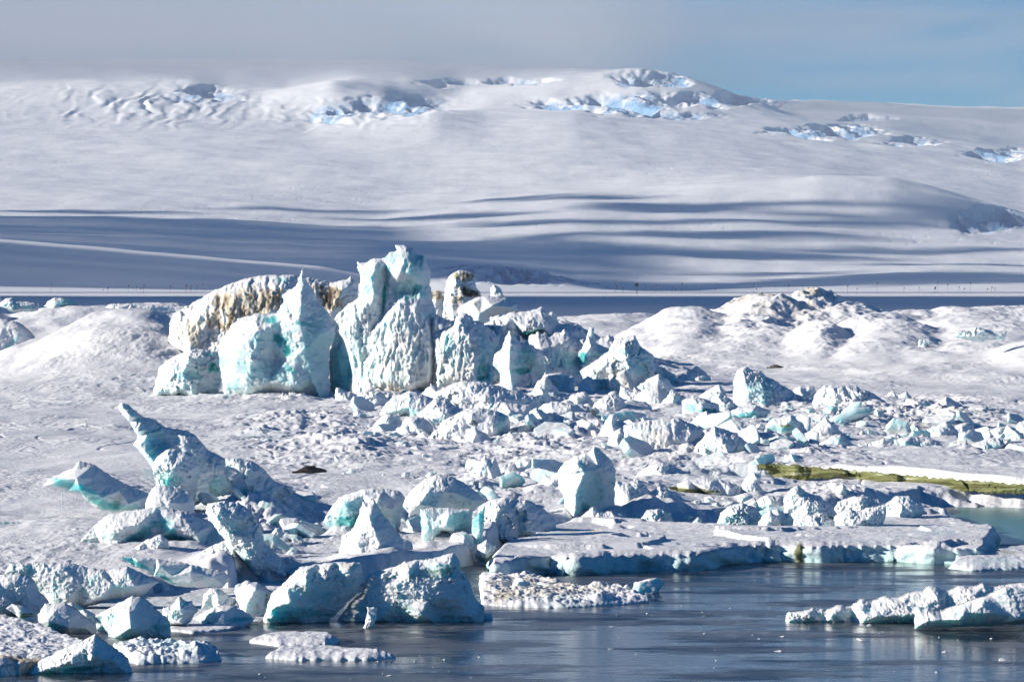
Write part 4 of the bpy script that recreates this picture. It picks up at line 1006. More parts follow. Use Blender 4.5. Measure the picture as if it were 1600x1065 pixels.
R('green_ice_ledge', [(1180, 728), (1187, 723), (1225, 724), (1270, 728), (1322, 733), (1365, 736), (1412, 741), (1500, 748), (1600, 756), (1680, 760), (1680, 776), (1600, 773), (1517, 769), (1460, 767), (1412, 763), (1365, 752), (1326, 747), (1290, 748), (1262, 751), (1225, 756), (1206, 744)],
  'olive green stained ice ledge undercut above the teal pool', 'ice ledge', d=260, dline=([1127, 1206, 1320, 1412, 1517, 1600, 1700], [270.6, 269.8, 264.8, 259.8, 251.8, 247.2, 241.8]), ctrl=[(1195, 728, 12), (1240, 729, 18), (1320, 736, 18), (1400, 743, 18), (1500, 751, 18), (1600, 759, 18), (1660, 763, 16), (1240, 748, 3), (1320, 744, 3), (1400, 757, 3), (1500, 764, 3), (1600, 770, 3)], rough=0.8, ice=0.0, base_tint=(0, 0, 0.55), jag=3.0, lumps=0.8, green=[(1300, 742, 110, 6, 0.85), (1450, 755, 60, 5, 0.95), (1540, 760, 60, 5, 0.8), (1240, 745, 30, 6, 0.9), (1330, 738, 20, 3, 0.2)], step=1.1, sink=0, strata=0.6)
o = R('ice_shelf_edge', [(1125, 730), (1150, 727), (1190, 726), (1188, 738), (1160, 744), (1128, 742)], 'short pale green ice shelf hung with icicles', 'ice ledge', d=291, rough=0.6, ice=0.3, step=0.8, green=[(1150, 738, 30, 6, 0.3)], sink=0)
icicles(o, 'icicle_fringe', [(1128 + 2.6 * i, 736 + (i * 7 % 5), 8 + (i * 5 % 7), 1.6) for i in range(22)], 290)

R('fractured_ice_ridge', [(535, 540), (548, 515), (562, 500), (600, 470), (640, 462), (672, 480), (690, 494), (708, 500), (722, 488), (738, 494), (760, 508), (782, 524), (805, 520), (822, 530), (840, 516), (862, 522), (882, 512), (900, 526), (935, 530), (952, 520), (975, 536), (1000, 541), (1020, 560), (1040, 572), (1062, 590), (1075, 612), (1000, 616), (540, 616)],
  'long fractured ice ridge joining the towers and boulders from behind', 'ice ridge', d=524, jag=4.5, rough=1.2, facet=1.6, flute=0.4, ice=0.3, step=1.4, teal=[(770, 560, 16, 30, 0.5), (880, 560, 30, 14, 0.4), (1040, 590, 24, 10, 0.4)])
# middle rubble
R('ice_boulder', [(538, 642), (550, 626), (563, 612), (579, 610), (597, 612), (609, 623), (606, 645), (570, 648)], 'rounded white boulder at the foot of the turquoise blade', 'ice boulder', d=418, lit=0.6, lumps=0.7, rough=1.1, ice=0.12, step=0.9)
R('ice_block', [(590, 650), (602, 630), (613, 619), (640, 611), (660, 615), (678, 622), (693, 628), (714, 643), (700, 664), (660, 660), (630, 655)], 'angular block with a smooth grey-teal front below the cream cliff', 'ice block', d=385, ctrl=[(640, 618, 8), (665, 625, 14), (640, 635, 22), (620, 640, 18), (670, 645, 26), (650, 655, 26), (695, 645, 12)], rough=0.8, ice=0.4, step=0.9, teal=[(655, 650, 36, 14, 0.32)])
R('snow_mound', [(660, 690), (684, 668), (693, 655), (723, 641), (750, 636), (775, 640), (796, 650), (800, 690), (740, 704)], 'coarse white snow mound with a dark blue slot on its right', 'snow mound', d=335, lit=0.75, rough=1.4, ice=0.06, step=1.0, lumps=0.5, teal=[(784, 664, 9, 22, 0.35)])
R('ice_boulder', [(676, 655), (690, 605), (720, 594), (760, 596), (790, 606), (842, 620), (850, 640), (800, 652), (720, 660)], 'long heap of frozen snow along the base of the cream cliffs', 'snow heap', d=398, lit=0.55, rough=1.3, lumps=0.8, ice=0.08, step=1.1)
R('ice_boulder', [(838, 640), (850, 630), (863, 626), (900, 630), (934, 638), (938, 644), (926, 650), (895, 664), (868, 654), (846, 646)], 'lens shaped boulder overhanging on a narrow base', 'ice boulder', d=384, ctrl=[(860, 632, 8), (895, 636, 14), (920, 643, 10), (865, 645, 22), (895, 650, 22), (915, 648, 12)], rough=1.0, ice=0.2, step=0.9, sink=4, dirt=[(925, 645, 18, 8, 0.5)], teal=[(890, 655, 22, 8, 0.35)])
R('split_boulder', [(871, 750), (872, 733), (881, 722), (895, 712), (918, 706), (929, 696), (945, 708), (958, 722), (963, 736), (961, 788), (952, 806), (929, 808), (910, 806), (884, 811), (881, 778), (873, 762)],
  'boulder split into a sunlit white half and a smooth blue half', 'ice boulder', d=229, ctrl=[(925, 702, 8), (900, 722, 26), (885, 745, 18), (898, 770, 34), (897, 800, 30), (912, 735, 34), (910, 780, 28), (935, 730, 18), (940, 770, 12), (935, 800, 12), (955, 740, 6)], rough=0.8, ice=0.18, step=1.0, strata=0.6, teal=[(930, 770, 22, 34, 0.36), (912, 790, 12, 14, 0.5)])
R('ice_fin', [(958, 762), (959, 749), (970, 752), (980, 752), (997, 749), (1008, 757), (1018, 767), (1029, 759), (1045, 764), (1066, 775), (1073, 786), (1031, 804), (984, 806), (962, 800)], 'white upright fin running back into a dark teal shaded block', 'ice fin', d=233, ctrl=[(968, 760, 10), (980, 775, 34), (978, 798, 34), (1000, 770, 16), (1010, 790, 18), (1035, 775, 14), (1045, 790, 8), (995, 790, 26)], rough=0.8, ice=0.3, step=0.9, teal=[(1045, 790, 22, 12, 0.7), (1005, 785, 22, 16, 0.35)])
R('ice_block', [(984, 755), (996, 738), (1015, 725), (1035, 721), (1050, 725), (1080, 742), (1070, 756), (1042, 764), (1010, 766)], 'wedge block with grey shaded right corner behind the white fin', 'ice block', d=262, lit=0.6, rough=1.0, ice=0.2, step=0.9, dirt=[(1010, 752, 8, 8, 0.3)])
o = R('green_lens_slab', [(1042, 762), (1058, 754), (1075, 748), (1098, 745), (1120, 747), (1140, 752), (1158, 760), (1177, 775), (1172, 784), (1150, 784), (1098, 775), (1060, 769)], 'leaf shaped slab, snow on top and green glassy ice beneath', 'ice slab', d=245, ctrl=[(1080, 753, 6), (1110, 752, 10), (1140, 760, 14), (1075, 762, 20), (1105, 764, 22), (1135, 772, 20), (1160, 774, 10)], rough=0.5, ice=0.1, step=0.8, sink=0, green=[(1075, 767, 46, 6, 0.55, 8), (1100, 766, 30, 4, 0.4)], teal=[(1140, 776, 30, 8, 0.45, 10)])
icicles(o, 'icicle_fringe', [(1085 + 3 * i, 770 + i * 0.5, 5 + (i * 5 % 6), 1.4) for i in range(20)], 249)
R('ice_fin', [(1154, 764), (1165, 745), (1176, 737), (1191, 733), (1190, 744), (1187, 752), (1192, 768), (1181, 783), (1165, 778)], 'thin forked upright flake standing at the tip of the green leaf slab', 'ice fin', d=245, lit=0.6, rough=0.9, ice=0.15, step=0.7)
R('overhang_block', [(628, 790), (634, 775), (648, 760), (665, 746), (682, 740), (702, 743), (712, 746), (735, 759), (760, 781), (742, 794), (700, 796), (660, 800), (640, 800)], 'dark blue overhanging block with a lit lumpy left shoulder', 'ice block', d=203, ctrl=[(690, 746, 8), (670, 765, 28), (655, 785, 30), (695, 765, 24), (715, 770, 14), (740, 780, 8), (680, 790, 26)], rough=1.0, ice=0.2, step=0.9, teal=[(725, 780, 26, 16, 0.25)], sink=4)
o = R('ice_pier', [(656, 794), (700, 792), (739, 796), (738, 828), (715, 832), (690, 830), (676, 850), (668, 862), (660, 850), (657, 820)], 'grey streaked ice pier under the dark blue overhang', 'ice pier', d=200, flute=0.6, rough=0.5, ice=0.4, step=0.9, teal=[(722, 812, 14, 16, 0.4)], sink=6)
icicles(o, 'icicle_fringe', [(662 + 3 * i, 794, 8 + (i * 7 % 12), 1.5) for i in range(16)], 198)
R('ice_wedge', [(737, 812), (748, 800), (758, 788), (757, 810), (752, 825), (738, 828)], 'small clear teal wedge leaning at the end of the grey pier', 'ice wedge', d=199, rough=0.3, ice=0.5, step=0.7, teal=[(748, 808, 14, 16, 0.55)])
R('snow_peak', [(528, 870), (534, 836), (548, 828), (556, 815), (561, 802), (566, 782), (575, 785), (579, 777), (585, 779), (597, 800), (613, 820), (626, 836), (632, 845), (637, 876), (616, 890), (547, 886)], 'white twin tipped snow peak with its right side in blue shade', 'snow peak', d=190, ctrl=[(573, 790, 6), (585, 790, 10), (580, 810, 22), (590, 830, 34), (560, 840, 30), (600, 855, 40), (570, 870, 46), (612, 850, 20), (625, 870, 12), (545, 860, 20)], rough=1.2, ice=0.03, step=1.0)
R('teal_back_slab', [(503, 815), (512, 800), (529, 776), (550, 768), (571, 762), (600, 762), (626, 767), (634, 778), (629, 799), (620, 830), (540, 836)], 'blue-teal slab standing behind the twin tipped snow peak', 'ice slab', d=206, ctrl=[(570, 770, 10), (540, 785, 22), (590, 785, 26), (560, 805, 18), (550, 820, 12), (615, 795, 14)], strata=1.0, rough=0.7, ice=0.4, step=1.0, teal=[(550, 815, 34, 18, 0.75), (545, 795, 26, 20, 0.35)])

# left ridge of fallen blocks
o = R('leaning_ice_slab', [(183, 634), (189, 628), (200, 631), (212, 640), (223, 650), (245, 656), (260, 667), (280, 670), (297, 673), (310, 684), (326, 702), (352, 716), (371, 734), (374, 758), (368, 800), (315, 800), (263, 770), (237, 730), (218, 705), (207, 695), (215, 682), (202, 660), (186, 641)],
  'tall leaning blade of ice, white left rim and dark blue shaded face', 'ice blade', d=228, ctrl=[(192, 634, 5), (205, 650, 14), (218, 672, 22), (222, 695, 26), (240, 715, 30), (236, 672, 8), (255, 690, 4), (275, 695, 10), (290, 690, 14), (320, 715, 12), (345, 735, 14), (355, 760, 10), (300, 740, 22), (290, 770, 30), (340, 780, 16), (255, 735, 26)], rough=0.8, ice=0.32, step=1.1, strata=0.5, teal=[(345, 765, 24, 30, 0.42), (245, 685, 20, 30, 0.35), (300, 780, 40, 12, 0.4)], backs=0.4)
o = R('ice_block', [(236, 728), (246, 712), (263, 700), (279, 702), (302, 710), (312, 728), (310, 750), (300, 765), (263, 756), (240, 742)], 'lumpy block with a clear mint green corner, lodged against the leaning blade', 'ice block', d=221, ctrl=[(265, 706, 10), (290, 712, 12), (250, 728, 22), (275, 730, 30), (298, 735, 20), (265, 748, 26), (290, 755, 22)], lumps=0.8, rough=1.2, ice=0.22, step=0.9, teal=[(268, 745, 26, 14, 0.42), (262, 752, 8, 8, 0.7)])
icicles(o, 'icicle_fringe', [(224 + 2.2 * i, 731 + i * 0.5, 10 + (i * 7 % 22), 1.2) for i in range(20)], 220)
o = R('overhanging_slab', [(66, 759), (76, 747), (96, 738), (116, 729), (124, 719), (147, 725), (168, 739), (195, 755), (234, 771), (233, 784), (226, 800), (205, 800), (179, 802), (150, 794), (137, 784), (126, 773), (100, 768)],
  'long overhanging slab with a clear sea-green front and grey snow top', 'ice slab', d=218, ctrl=[(118, 735, 12), (95, 748, 22), (125, 745, 28), (150, 745, 14), (190, 765, 16), (130, 762, 30), (165, 775, 30), (205, 785, 24), (225, 778, 10), (80, 755, 10)], rough=0.5, ice=0.15, step=0.9, sink=0, strata=0.6, teal=[(120, 760, 52, 10, 0.62, 18), (165, 785, 34, 14, 0.66, 25), (205, 792, 26, 8, 0.45)], backs=0.5)
icicles(o, 'icicle', [(97, 768, 30, 1.5)], 217); icicles(o, 'icicle', [(134, 780, 48, 1.6)], 217)
R('snow_saddle', [(226, 792), (232, 770), (242, 758), (258, 757), (287, 766), (298, 768), (305, 784), (303, 806), (270, 806), (245, 800)], 'dazzling white saddle of snow bridging two slabs', 'snow saddle', d=206, ctrl=[(245, 765, 8), (275, 768, 10), (245, 785, 26), (270, 782, 28), (295, 785, 14), (265, 800, 30)], rough=0.7, ice=0.0, step=0.9)
R('ice_arch', [(120, 848), (147, 820), (171, 802), (205, 796), (230, 793), (245, 790), (300, 800), (336, 818), (363, 834), (368, 846), (350, 856), (329, 862), (305, 868), (270, 868), (235, 862), (190, 858), (158, 852)],
  'broad arched block with turquoise glowing cave and white left slope', 'ice arch', d=194, ctrl=[(200, 803, 10), (240, 800, 14), (285, 803, 14), (165, 825, 34), (200, 820, 42), (222, 815, 40), (190, 842, 40), (235, 825, 22), (255, 815, 14), (250, 838, 14), (275, 820, 30), (275, 845, 8), (290, 855, 6), (310, 830, 34), (320, 850, 26), (345, 842, 18), (215, 845, 18)], rough=0.7, ice=0.2, step=1.0, teal=[(284, 852, 24, 16, 0.95), (225, 832, 44, 10, 0.62, -35), (258, 818, 20, 12, 0.5), (272, 838, 14, 14, 0.7), (330, 845, 40, 20, 0.28)], sink=8)
o = R('snow_lump', [(186, 872), (200, 862), (223, 845), (240, 838), (252, 833), (262, 842), (264, 858), (250, 868), (231, 878)], 'knobbly snow lump with a small turquoise pocket below the arch', 'snow lump', d=189.5, lumps=1.0, rough=1.3, ice=0.05, step=0.8, teal=[(245, 869, 14, 5, 0.95)])
R('ice_boulder', [(350, 740), (352, 716), (371, 714), (395, 720), (411, 730), (420, 742), (430, 751), (450, 758), (464, 767), (434, 785), (438, 806), (421, 816), (389, 808), (372, 790)], 'rough shaded boulder right of the leaning blade with one sunlit window', 'ice boulder', d=222, ctrl=[(370, 722, 10), (400, 735, 16), (430, 760, 12), (385, 750, 20), (400, 780, 24), (425, 785, 14), (372, 770, 14), (395, 800, 20)], lumps=0.9, rough=1.4, ice=0.25, step=0.9, teal=[(372, 770, 12, 10, 0.3)])
R('ice_boulder', [(320, 800), (324, 786), (345, 782), (372, 784), (395, 800), (406, 822), (414, 846), (440, 872), (448, 892), (400, 884), (365, 860), (340, 830)], 'stepped boulder with snowy crust, fully in blue shade', 'ice boulder', d=184, lit=0.15, lumps=1.0, rough=1.4, ice=0.25, step=0.9)
R('snow_clump', [(296, 876), (310, 862), (330, 852), (345, 846), (360, 838), (376, 843), (382, 853), (398, 856), (404, 872), (392, 886), (360, 894), (320, 888)], 'coral-like clump of lit frozen snow before the shaded stepped boulder', 'snow clump', d=185, lumps=1.5, rough=1.6, ice=0.0, step=0.8, lit=0.7)
R('ice_bank', [(-60, 812), (0, 814), (60, 815), (105, 815), (121, 830), (124, 852), (90, 850), (65, 840), (45, 826), (20, 823), (-60, 822)], 'low grey teal bank at the back of a snowy trough', 'ice bank', d=214, rough=0.7, ice=0.4, step=1.0, lit=0.2, base_tint=(0.22, 0, 0), sink=4)

# the shore in front
R('ice_bank', [(7, 896), (15, 880), (50, 877), (112, 879), (140, 886), (165, 889), (200, 884), (225, 896), (250, 907), (226, 930), (175, 936), (120, 944), (87, 948), (62, 925), (40, 905)], 'long dark blue shaded shore bank with overhanging snow edge', 'ice bank', d=169, ctrl=[(40, 885, 8), (100, 886, 10), (160, 894, 12), (200, 892, 14), (80, 905, 12), (130, 910, 16), (180, 912, 20), (215, 912, 22), (110, 932, 22), (160, 930, 22)], lumps=0.8, rough=1.2, ice=0.2, step=1.0, sink=8, teal=[(195, 918, 30, 10, 0.3)])
R('ice_bank', [(-60, 905), (0, 899), (32, 896), (46, 900), (55, 908), (60, 922), (76, 941), (68, 955), (25, 954), (-60, 950)], 'lobed snowy shore bank touching the frame, shaded front', 'ice bank', d=164, lumps=0.8, rough=1.2, ice=0.2, lit=0.3, step=0.9)
R('curved_slab', [(178, 871), (207, 869), (245, 872), (300, 881), (350, 892), (362, 903), (350, 914), (310, 916), (275, 914), (240, 901), (212, 886)], 'curved shaded slab with a thin turquoise rim above black water', 'ice slab', d=175, ctrl=[(215, 875, 6), (250, 882, 12), (300, 890, 14), (335, 900, 10), (270, 898, 10), (300, 908, 12)], rough=0.5, ice=0.2, step=0.8, teal=[(215, 880, 36, 4, 0.7, 25), (260, 903, 20, 4, 0.85, 25)], sink=2)
R('floating_block', [(222, 918), (232, 912), (250, 909), (265, 914), (279, 923), (272, 929), (250, 929), (225, 926)], 'little flat floating block in the shaded inlet', 'ice block', d=178, rough=0.6, ice=0.3, step=0.7, sink=14)
R('tilted_slab', [(58, 960), (70, 942), (102, 941), (118, 950), (131, 961), (150, 973), (152, 992), (112, 992), (75, 986), (60, 972)], 'tilted square floe with grey snowy face, nearest the frame corner', 'ice slab', d=157.5, ctrl=[(90, 950, 14), (115, 960, 16), (80, 966, 26), (110, 976, 24), (135, 978, 10)], rough=0.7, ice=0.15, step=0.9, green=[(70, 975, 12, 5, 0.15)], sink=4)
R('tilted_slab', [(99, 941), (112, 940), (125, 945), (150, 960), (176, 976), (178, 993), (150, 992), (145, 975), (122, 953)], 'narrow upended plank of ice leaning behind the square floe', 'ice slab', d=159, rough=0.6, ice=0.2, step=0.8, lit=0.3, sink=4)
R('ice_pyramid', [(148, 962), (160, 954), (175, 947), (190, 939), (207, 929), (225, 934), (236, 942), (245, 952), (255, 961), (266, 971), (269, 988), (240, 993), (195, 992), (172, 985), (160, 974)], 'grey green pyramid block with a hollow sunlit front in the inlet', 'ice pyramid', d=156, ctrl=[(207, 936, 8), (190, 948, 18), (207, 955, 30), (210, 975, 38), (228, 960, 20), (245, 970, 12), (180, 965, 12), (195, 985, 34), (250, 985, 10)], rough=0.8, ice=0.3, step=0.9, teal=[(250, 978, 20, 12, 0.5), (185, 966, 22, 10, 0.32)], sink=14)
R('ice_pyramid', [(20, 1048), (62, 1031), (85, 1020), (100, 1011), (130, 1000), (142, 993), (150, 989), (162, 1000), (180, 1012), (200, 1027), (214, 1048), (150, 1050)], 'snowy pyramid with a dark green undercut, last before open water', 'ice pyramid', d=141.5, ctrl=[(149, 996, 6), (135, 1010, 22), (150, 1018, 30), (110, 1030, 30), (140, 1036, 20), (175, 1028, 16), (190, 1040, 10), (80, 1040, 26)], lumps=0.7, rough=1.1, ice=0.12, step=0.9, teal=[(130, 1040, 26, 5, 0.85)], sink=14)
R('yellowish_slab', [(8, 950), (18, 942), (35, 945), (58, 955), (62, 974), (45, 972), (25, 960)], 'small slab with a yellow stained middle propped on the left floe', 'ice slab', d=160, rough=0.5, ice=0.1, step=0.7, green=[(42, 960, 16, 5, 0.3)])
R('ice_spike', [(248, 966), (255, 948), (268, 946), (280, 930), (290, 938), (298, 937), (310, 953), (292, 967)], 'small forked lump of ice in the snow covered inlet', 'ice lump', d=160, lumps=0.8, ice=0.2, step=0.7, lit=0.6)
R('ice_lump', [(314, 940), (318, 927), (330, 917), (345, 920), (358, 930), (372, 938), (360, 944), (335, 944)], 'crusty snow lump left of the wave shaped bergy block', 'snow lump', d=166, lumps=0.9, ice=0.12, step=0.7, lit=0.6)
R('ice_lump', [(300, 965), (318, 955), (340, 945), (365, 946), (385, 956), (400, 966), (380, 972), (330, 972)], 'low smooth teal footed lump before the wave shaped block', 'ice lump', d=161, rough=0.7, ice=0.3, step=0.8, teal=[(375, 966, 24, 5, 0.6)], sink=14)
R('ice_boulder', [(366, 925), (367, 914), (384, 906), (403, 909), (428, 924), (420, 955), (412, 962), (386, 962), (372, 948)], 'rounded pale boulder with a green seam, beside the frozen wave', 'ice boulder', d=165.5, lit=0.35, rough=0.6, ice=0.3, step=0.8, teal=[(417, 938, 4, 12, 0.6), (380, 930, 14, 12, 0.2)], green=[(418, 935, 4, 10, 0.3)])
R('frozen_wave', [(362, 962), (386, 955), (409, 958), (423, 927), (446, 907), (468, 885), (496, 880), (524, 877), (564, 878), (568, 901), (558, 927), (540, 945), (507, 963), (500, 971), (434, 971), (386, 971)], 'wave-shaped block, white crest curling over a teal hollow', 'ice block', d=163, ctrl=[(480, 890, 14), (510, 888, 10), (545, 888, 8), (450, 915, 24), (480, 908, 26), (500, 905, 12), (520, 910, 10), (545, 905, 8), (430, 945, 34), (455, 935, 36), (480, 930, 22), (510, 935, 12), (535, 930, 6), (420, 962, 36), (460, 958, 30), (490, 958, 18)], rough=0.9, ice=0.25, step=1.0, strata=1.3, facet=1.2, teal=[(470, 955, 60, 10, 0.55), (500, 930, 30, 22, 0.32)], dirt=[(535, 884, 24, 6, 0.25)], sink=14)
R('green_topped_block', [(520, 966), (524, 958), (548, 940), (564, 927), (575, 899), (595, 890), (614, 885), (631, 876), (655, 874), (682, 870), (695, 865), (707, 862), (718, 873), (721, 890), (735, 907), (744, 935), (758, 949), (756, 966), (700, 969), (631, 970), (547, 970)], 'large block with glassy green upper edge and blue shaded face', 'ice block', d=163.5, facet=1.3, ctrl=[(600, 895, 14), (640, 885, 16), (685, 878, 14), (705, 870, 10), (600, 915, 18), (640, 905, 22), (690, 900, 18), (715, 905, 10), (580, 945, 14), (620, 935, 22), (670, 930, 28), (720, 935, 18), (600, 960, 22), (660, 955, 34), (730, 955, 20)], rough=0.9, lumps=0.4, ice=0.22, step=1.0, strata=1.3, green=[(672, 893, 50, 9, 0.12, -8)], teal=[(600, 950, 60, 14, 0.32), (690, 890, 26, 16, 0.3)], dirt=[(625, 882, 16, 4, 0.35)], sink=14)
R('ice_wedge', [(566, 971), (574, 955), (572, 947), (590, 949), (588, 962), (584, 971)], 'small white wedge at the waterline below the green topped block', 'ice wedge', d=160, lit=0.6, ice=0.15, step=0.7, sink=14)
chunks('small white brash lump along the waterline of the green topped block', 'brash along the green topped block', 16, 615, 765, lambda u: 962, 10, 26, 5, water=True, flat=0.6, stuff=True)

# flat floes and thin ice
floe('flat_ice_floe', [(768, 872), (775, 858), (790, 845), (830, 838), (870, 815), (905, 806), (960, 806), (1060, 812), (1180, 818), (1300, 822), (1330, 812), (1400, 795), (1440, 783), (1490, 806), (1530, 818), (1560, 830), (1540, 842), (1528, 852), (1500, 852), (1450, 852), (1400, 848), (1330, 848), (1280, 850), (1220, 848), (1150, 850), (1090, 862), (1030, 862), (960, 864), (900, 868), (860, 864), (820, 868), (790, 872)],
  'wide flat snow covered floe of cracked plates with a blue front wall', 'ice floe', top=0.95, seed=3, rough=0.22, slabs=0.65, wall=9, ice=0.1, dirt=[(930, 834, 14, 4, 0.35), (890, 834, 12, 4, 0.4)], green=[(1250, 850, 10, 3, 0.4), (1200, 850, 20, 2, 0.2)])
floe('ice_floe', [(1484, 874), (1500, 862), (1540, 852), (1580, 846), (1660, 842), (1660, 874), (1580, 876), (1520, 878)], 'small smooth floe with yellowish edge off the end of the flat floe', 'ice floe', top=0.45, seed=4, rough=0.3, dome=True, green=[(1560, 862, 40, 4, 0.15)])
floe('ice_floe', [(-80, 1005), (-80, 962), (-20, 955), (10, 960), (60, 975), (100, 990), (130, 1000), (150, 1010), (110, 1022), (60, 1030), (0, 1036), (-80, 1040)], 'snow covered floe with a brown stained lower lip, at the frame edge', 'ice floe', top=0.45, seed=5, rough=0.7, lump=0.12, dirt=[(30, 1030, 50, 3, 0.6)])
floe('brash_floe', [(170, 1016), (195, 1008), (240, 1006), (280, 1008), (320, 1014), (342, 1022), (346, 1032), (310, 1036), (275, 1036), (215, 1038), (195, 1028)], 'lumpy white brash floe beside the snowy pyramid', 'ice floe', top=0.22, seed=6, rough=0.4, lump=0.28, dome=True, wall=3)
floe('thin_ice', [(110, 955), (170, 942), (235, 930), (300, 920), (360, 912), (440, 905), (500, 918), (480, 950), (430, 968), (390, 975), (360, 985), (300, 990), (262, 985), (200, 975)], 'thin snow dusted ice filling the sheltered inlet', 'thin ice', top=0.10, seed=7, rough=0.25, wall=2, ice=0.2)
floe('ice_floe', [(388, 992), (426, 984), (462, 982), (508, 984), (533, 993), (508, 998), (434, 998)], 'low rounded floe, first of two floating before the frozen wave', 'ice floe', top=0.30, seed=8, rough=0.5, dome=True, wall=3)
floe('ice_floe', [(414, 1016), (443, 1004), (508, 1003), (547, 1006), (590, 1011), (621, 1016), (575, 1019), (462, 1019)], 'low pointed floe with a dark tip, nearer the camera than its twin', 'ice floe', top=0.30, seed=9, rough=0.5, dome=True, wall=3)
floe('brash_floe', [(748, 908), (770, 900), (810, 896), (850, 905), (905, 918), (960, 918), (1012, 934), (1015, 941), (950, 946), (880, 950), (800, 948), (752, 944)], 'jumbled cream brash floe right of the green topped block', 'ice floe', top=0.2, seed=10, rough=0.6, lump=0.2, dome=True, wall=3, dirt=[(850, 925, 120, 22, 0.22), (790, 938, 30, 8, 0.35)], ice=0.2)
chunks('cream tilted chunk frozen on the jumbled brash floe', 'chunks on the brash floe', 26, 758, 1005, lambda u: 908 + 0.10 * (u - 758), 16, 46, 8, water=True, flat=0.6, ice=0.15, spread=12)
R('ice_ridge', [(1224, 962), (1230, 956), (1255, 953), (1270, 948), (1290, 952), (1310, 944), (1330, 946), (1345, 934), (1362, 938), (1380, 930), (1400, 932), (1420, 925), (1441, 922), (1450, 914), (1462, 916), (1480, 922), (1500, 914), (1520, 915), (1535, 909), (1550, 916), (1575, 912), (1600, 910), (1660, 908), (1660, 955), (1600, 958), (1530, 963), (1457, 970), (1334, 970), (1287, 962)],
  'low floating ridge of white lumpy ice in the dark water', 'ice ridge', d=163, ctrl=[(1260, 957, 10), (1300, 955, 16), (1340, 945, 16), (1400, 940, 20), (1350, 960, 30), (1420, 955, 34), (1460, 930, 20), (1470, 958, 30), (1520, 925, 16), (1530, 950, 26), (1590, 925, 20), (1590, 945, 24), (1640, 935, 20)], lumps=1.6, rough=1.5, ice=0.2, step=1.2, sink=14, teal=[(1420, 962, 30, 5, 0.3)])
R('ice_block', [(1428, 968), (1430, 947), (1445, 948), (1468, 954), (1490, 946), (1520, 936), (1545, 928), (1570, 915), (1600, 918), (1660, 916), (1660, 960), (1560, 962), (1500, 966)], 'smooth angular slab along the front of the floating ridge', 'ice slab', d=159, lit=0.3, rough=0.6, ice=0.25, step=1.0, sink=14)

# shore boulders left of the flat floe
for lab, ol, kw in [('cube-like boulder at the water edge beside the grey pier', [(698, 872), (700, 845), (708, 832), (728, 830), (742, 838), (748, 856), (745, 872)], dict(d=199, lit=0.6)),
                    ('smaller boulder with dirty yellow foot next to the cube-like one', [(742, 870), (746, 850), (760, 842), (775, 850), (780, 868), (765, 876)], dict(d=197, lit=0.4, dirt=[(760, 868, 18, 5, 0.4)])),
                    ('snow capped lump between twin peak and cube-like boulder', [(640, 872), (648, 852), (668, 842), (690, 848), (700, 866), (690, 876)], dict(d=202, lit=0.4)),
                    ('low cracked lump where the flat floe begins', [(776, 862), (790, 846), (812, 838), (835, 842), (838, 858), (810, 868)], dict(d=207, lit=0.6))]:
    R('ice_boulder', ol, lab, 'ice boulder', rough=1.1, ice=0.12, step=0.8, lumps=0.5, **kw)

# rubble pushed up behind the flat floe
for lab, ol, kw in [('pale teal rubble mound behind the middle of the flat floe', [(1118, 822), (1125, 800), (1140, 788), (1160, 784), (1180, 792), (1192, 806), (1190, 826), (1150, 830)], dict(d=221, ice=0.4, lit=0.45)),
                    ('grey snow pyramid with a brown nick on the flat floe', [(1176, 826), (1190, 806), (1203, 796), (1214, 806), (1222, 822), (1205, 830)], dict(d=216, dirt=[(1212, 818, 6, 6, 0.3)])),
                    ('broad snowy heap crowning the rubble behind the flat floe', [(1220, 806), (1225, 775), (1236, 762), (1246, 757), (1262, 768), (1285, 778), (1300, 790), (1310, 806), (1260, 816)], dict(d=228, lit=0.6)),
                    ('pale turquoise block left of the broad snowy heap', [(1175, 800), (1182, 780), (1200, 772), (1222, 776), (1232, 790), (1230, 806), (1200, 806)], dict(d=230, ice=0.35)),
                    ('big blue shaded rubble boulder with a hooked white edge', [(1300, 836), (1305, 805), (1320, 795), (1345, 796), (1370, 790), (1385, 786), (1384, 808), (1372, 836), (1340, 840)], dict(d=214, lit=0.2, ice=0.3)),
                    ('white crumbled boulder beside the blue shaded rubble boulder', [(1232, 836), (1240, 812), (1262, 804), (1285, 800), (1304, 812), (1308, 836), (1270, 842)], dict(d=215, lit=0.6, ice=0.15)),
                    ('teal shaded block closing the rubble beside the pool', [(1380, 812), (1384, 786), (1400, 774), (1420, 774), (1440, 784), (1446, 800), (1420, 812)], dict(d=222, lit=0.3, ice=0.35)),
                    ('rounded white rubble behind the hooked boulder', [(1300, 800), (1310, 782), (1335, 774), (1360, 776), (1385, 784), (1380, 800), (1340, 806)], dict(d=232, lit=0.6, ice=0.12)),
                    ('squarish pale flake standing in front of the green leaf slab', [(1098, 796), (1100, 776), (1112, 773), (1122, 780), (1124, 796)], dict(d=238, lit=0.7, ice=0.05, lumps=0)),
                    ('round white flake beside the squarish pale one', [(1120, 796), (1122, 780), (1136, 774), (1143, 782), (1138, 796)], dict(d=237, lit=0.6, ice=0.05, lumps=0)),
                    ('low teal rubble block at the foot of the dark teal fin', [(1000, 812), (1010, 796), (1030, 794), (1048, 800), (1052, 814), (1030, 818)], dict(d=224, ice=0.35)),
                    ('jagged snow crest in front of the split boulder', [(905, 810), (915, 800), (926, 790), (935, 796), (955, 798), (975, 804), (990, 812), (950, 818)], dict(d=222, ice=0.05, lit=0.6))]:
    kw.setdefault('ice', 0.15); kw.setdefault('lumps', 1.0)
    R('ice_rubble', ol, lab, 'ice boulder', rough=1.3, step=0.8, **kw)
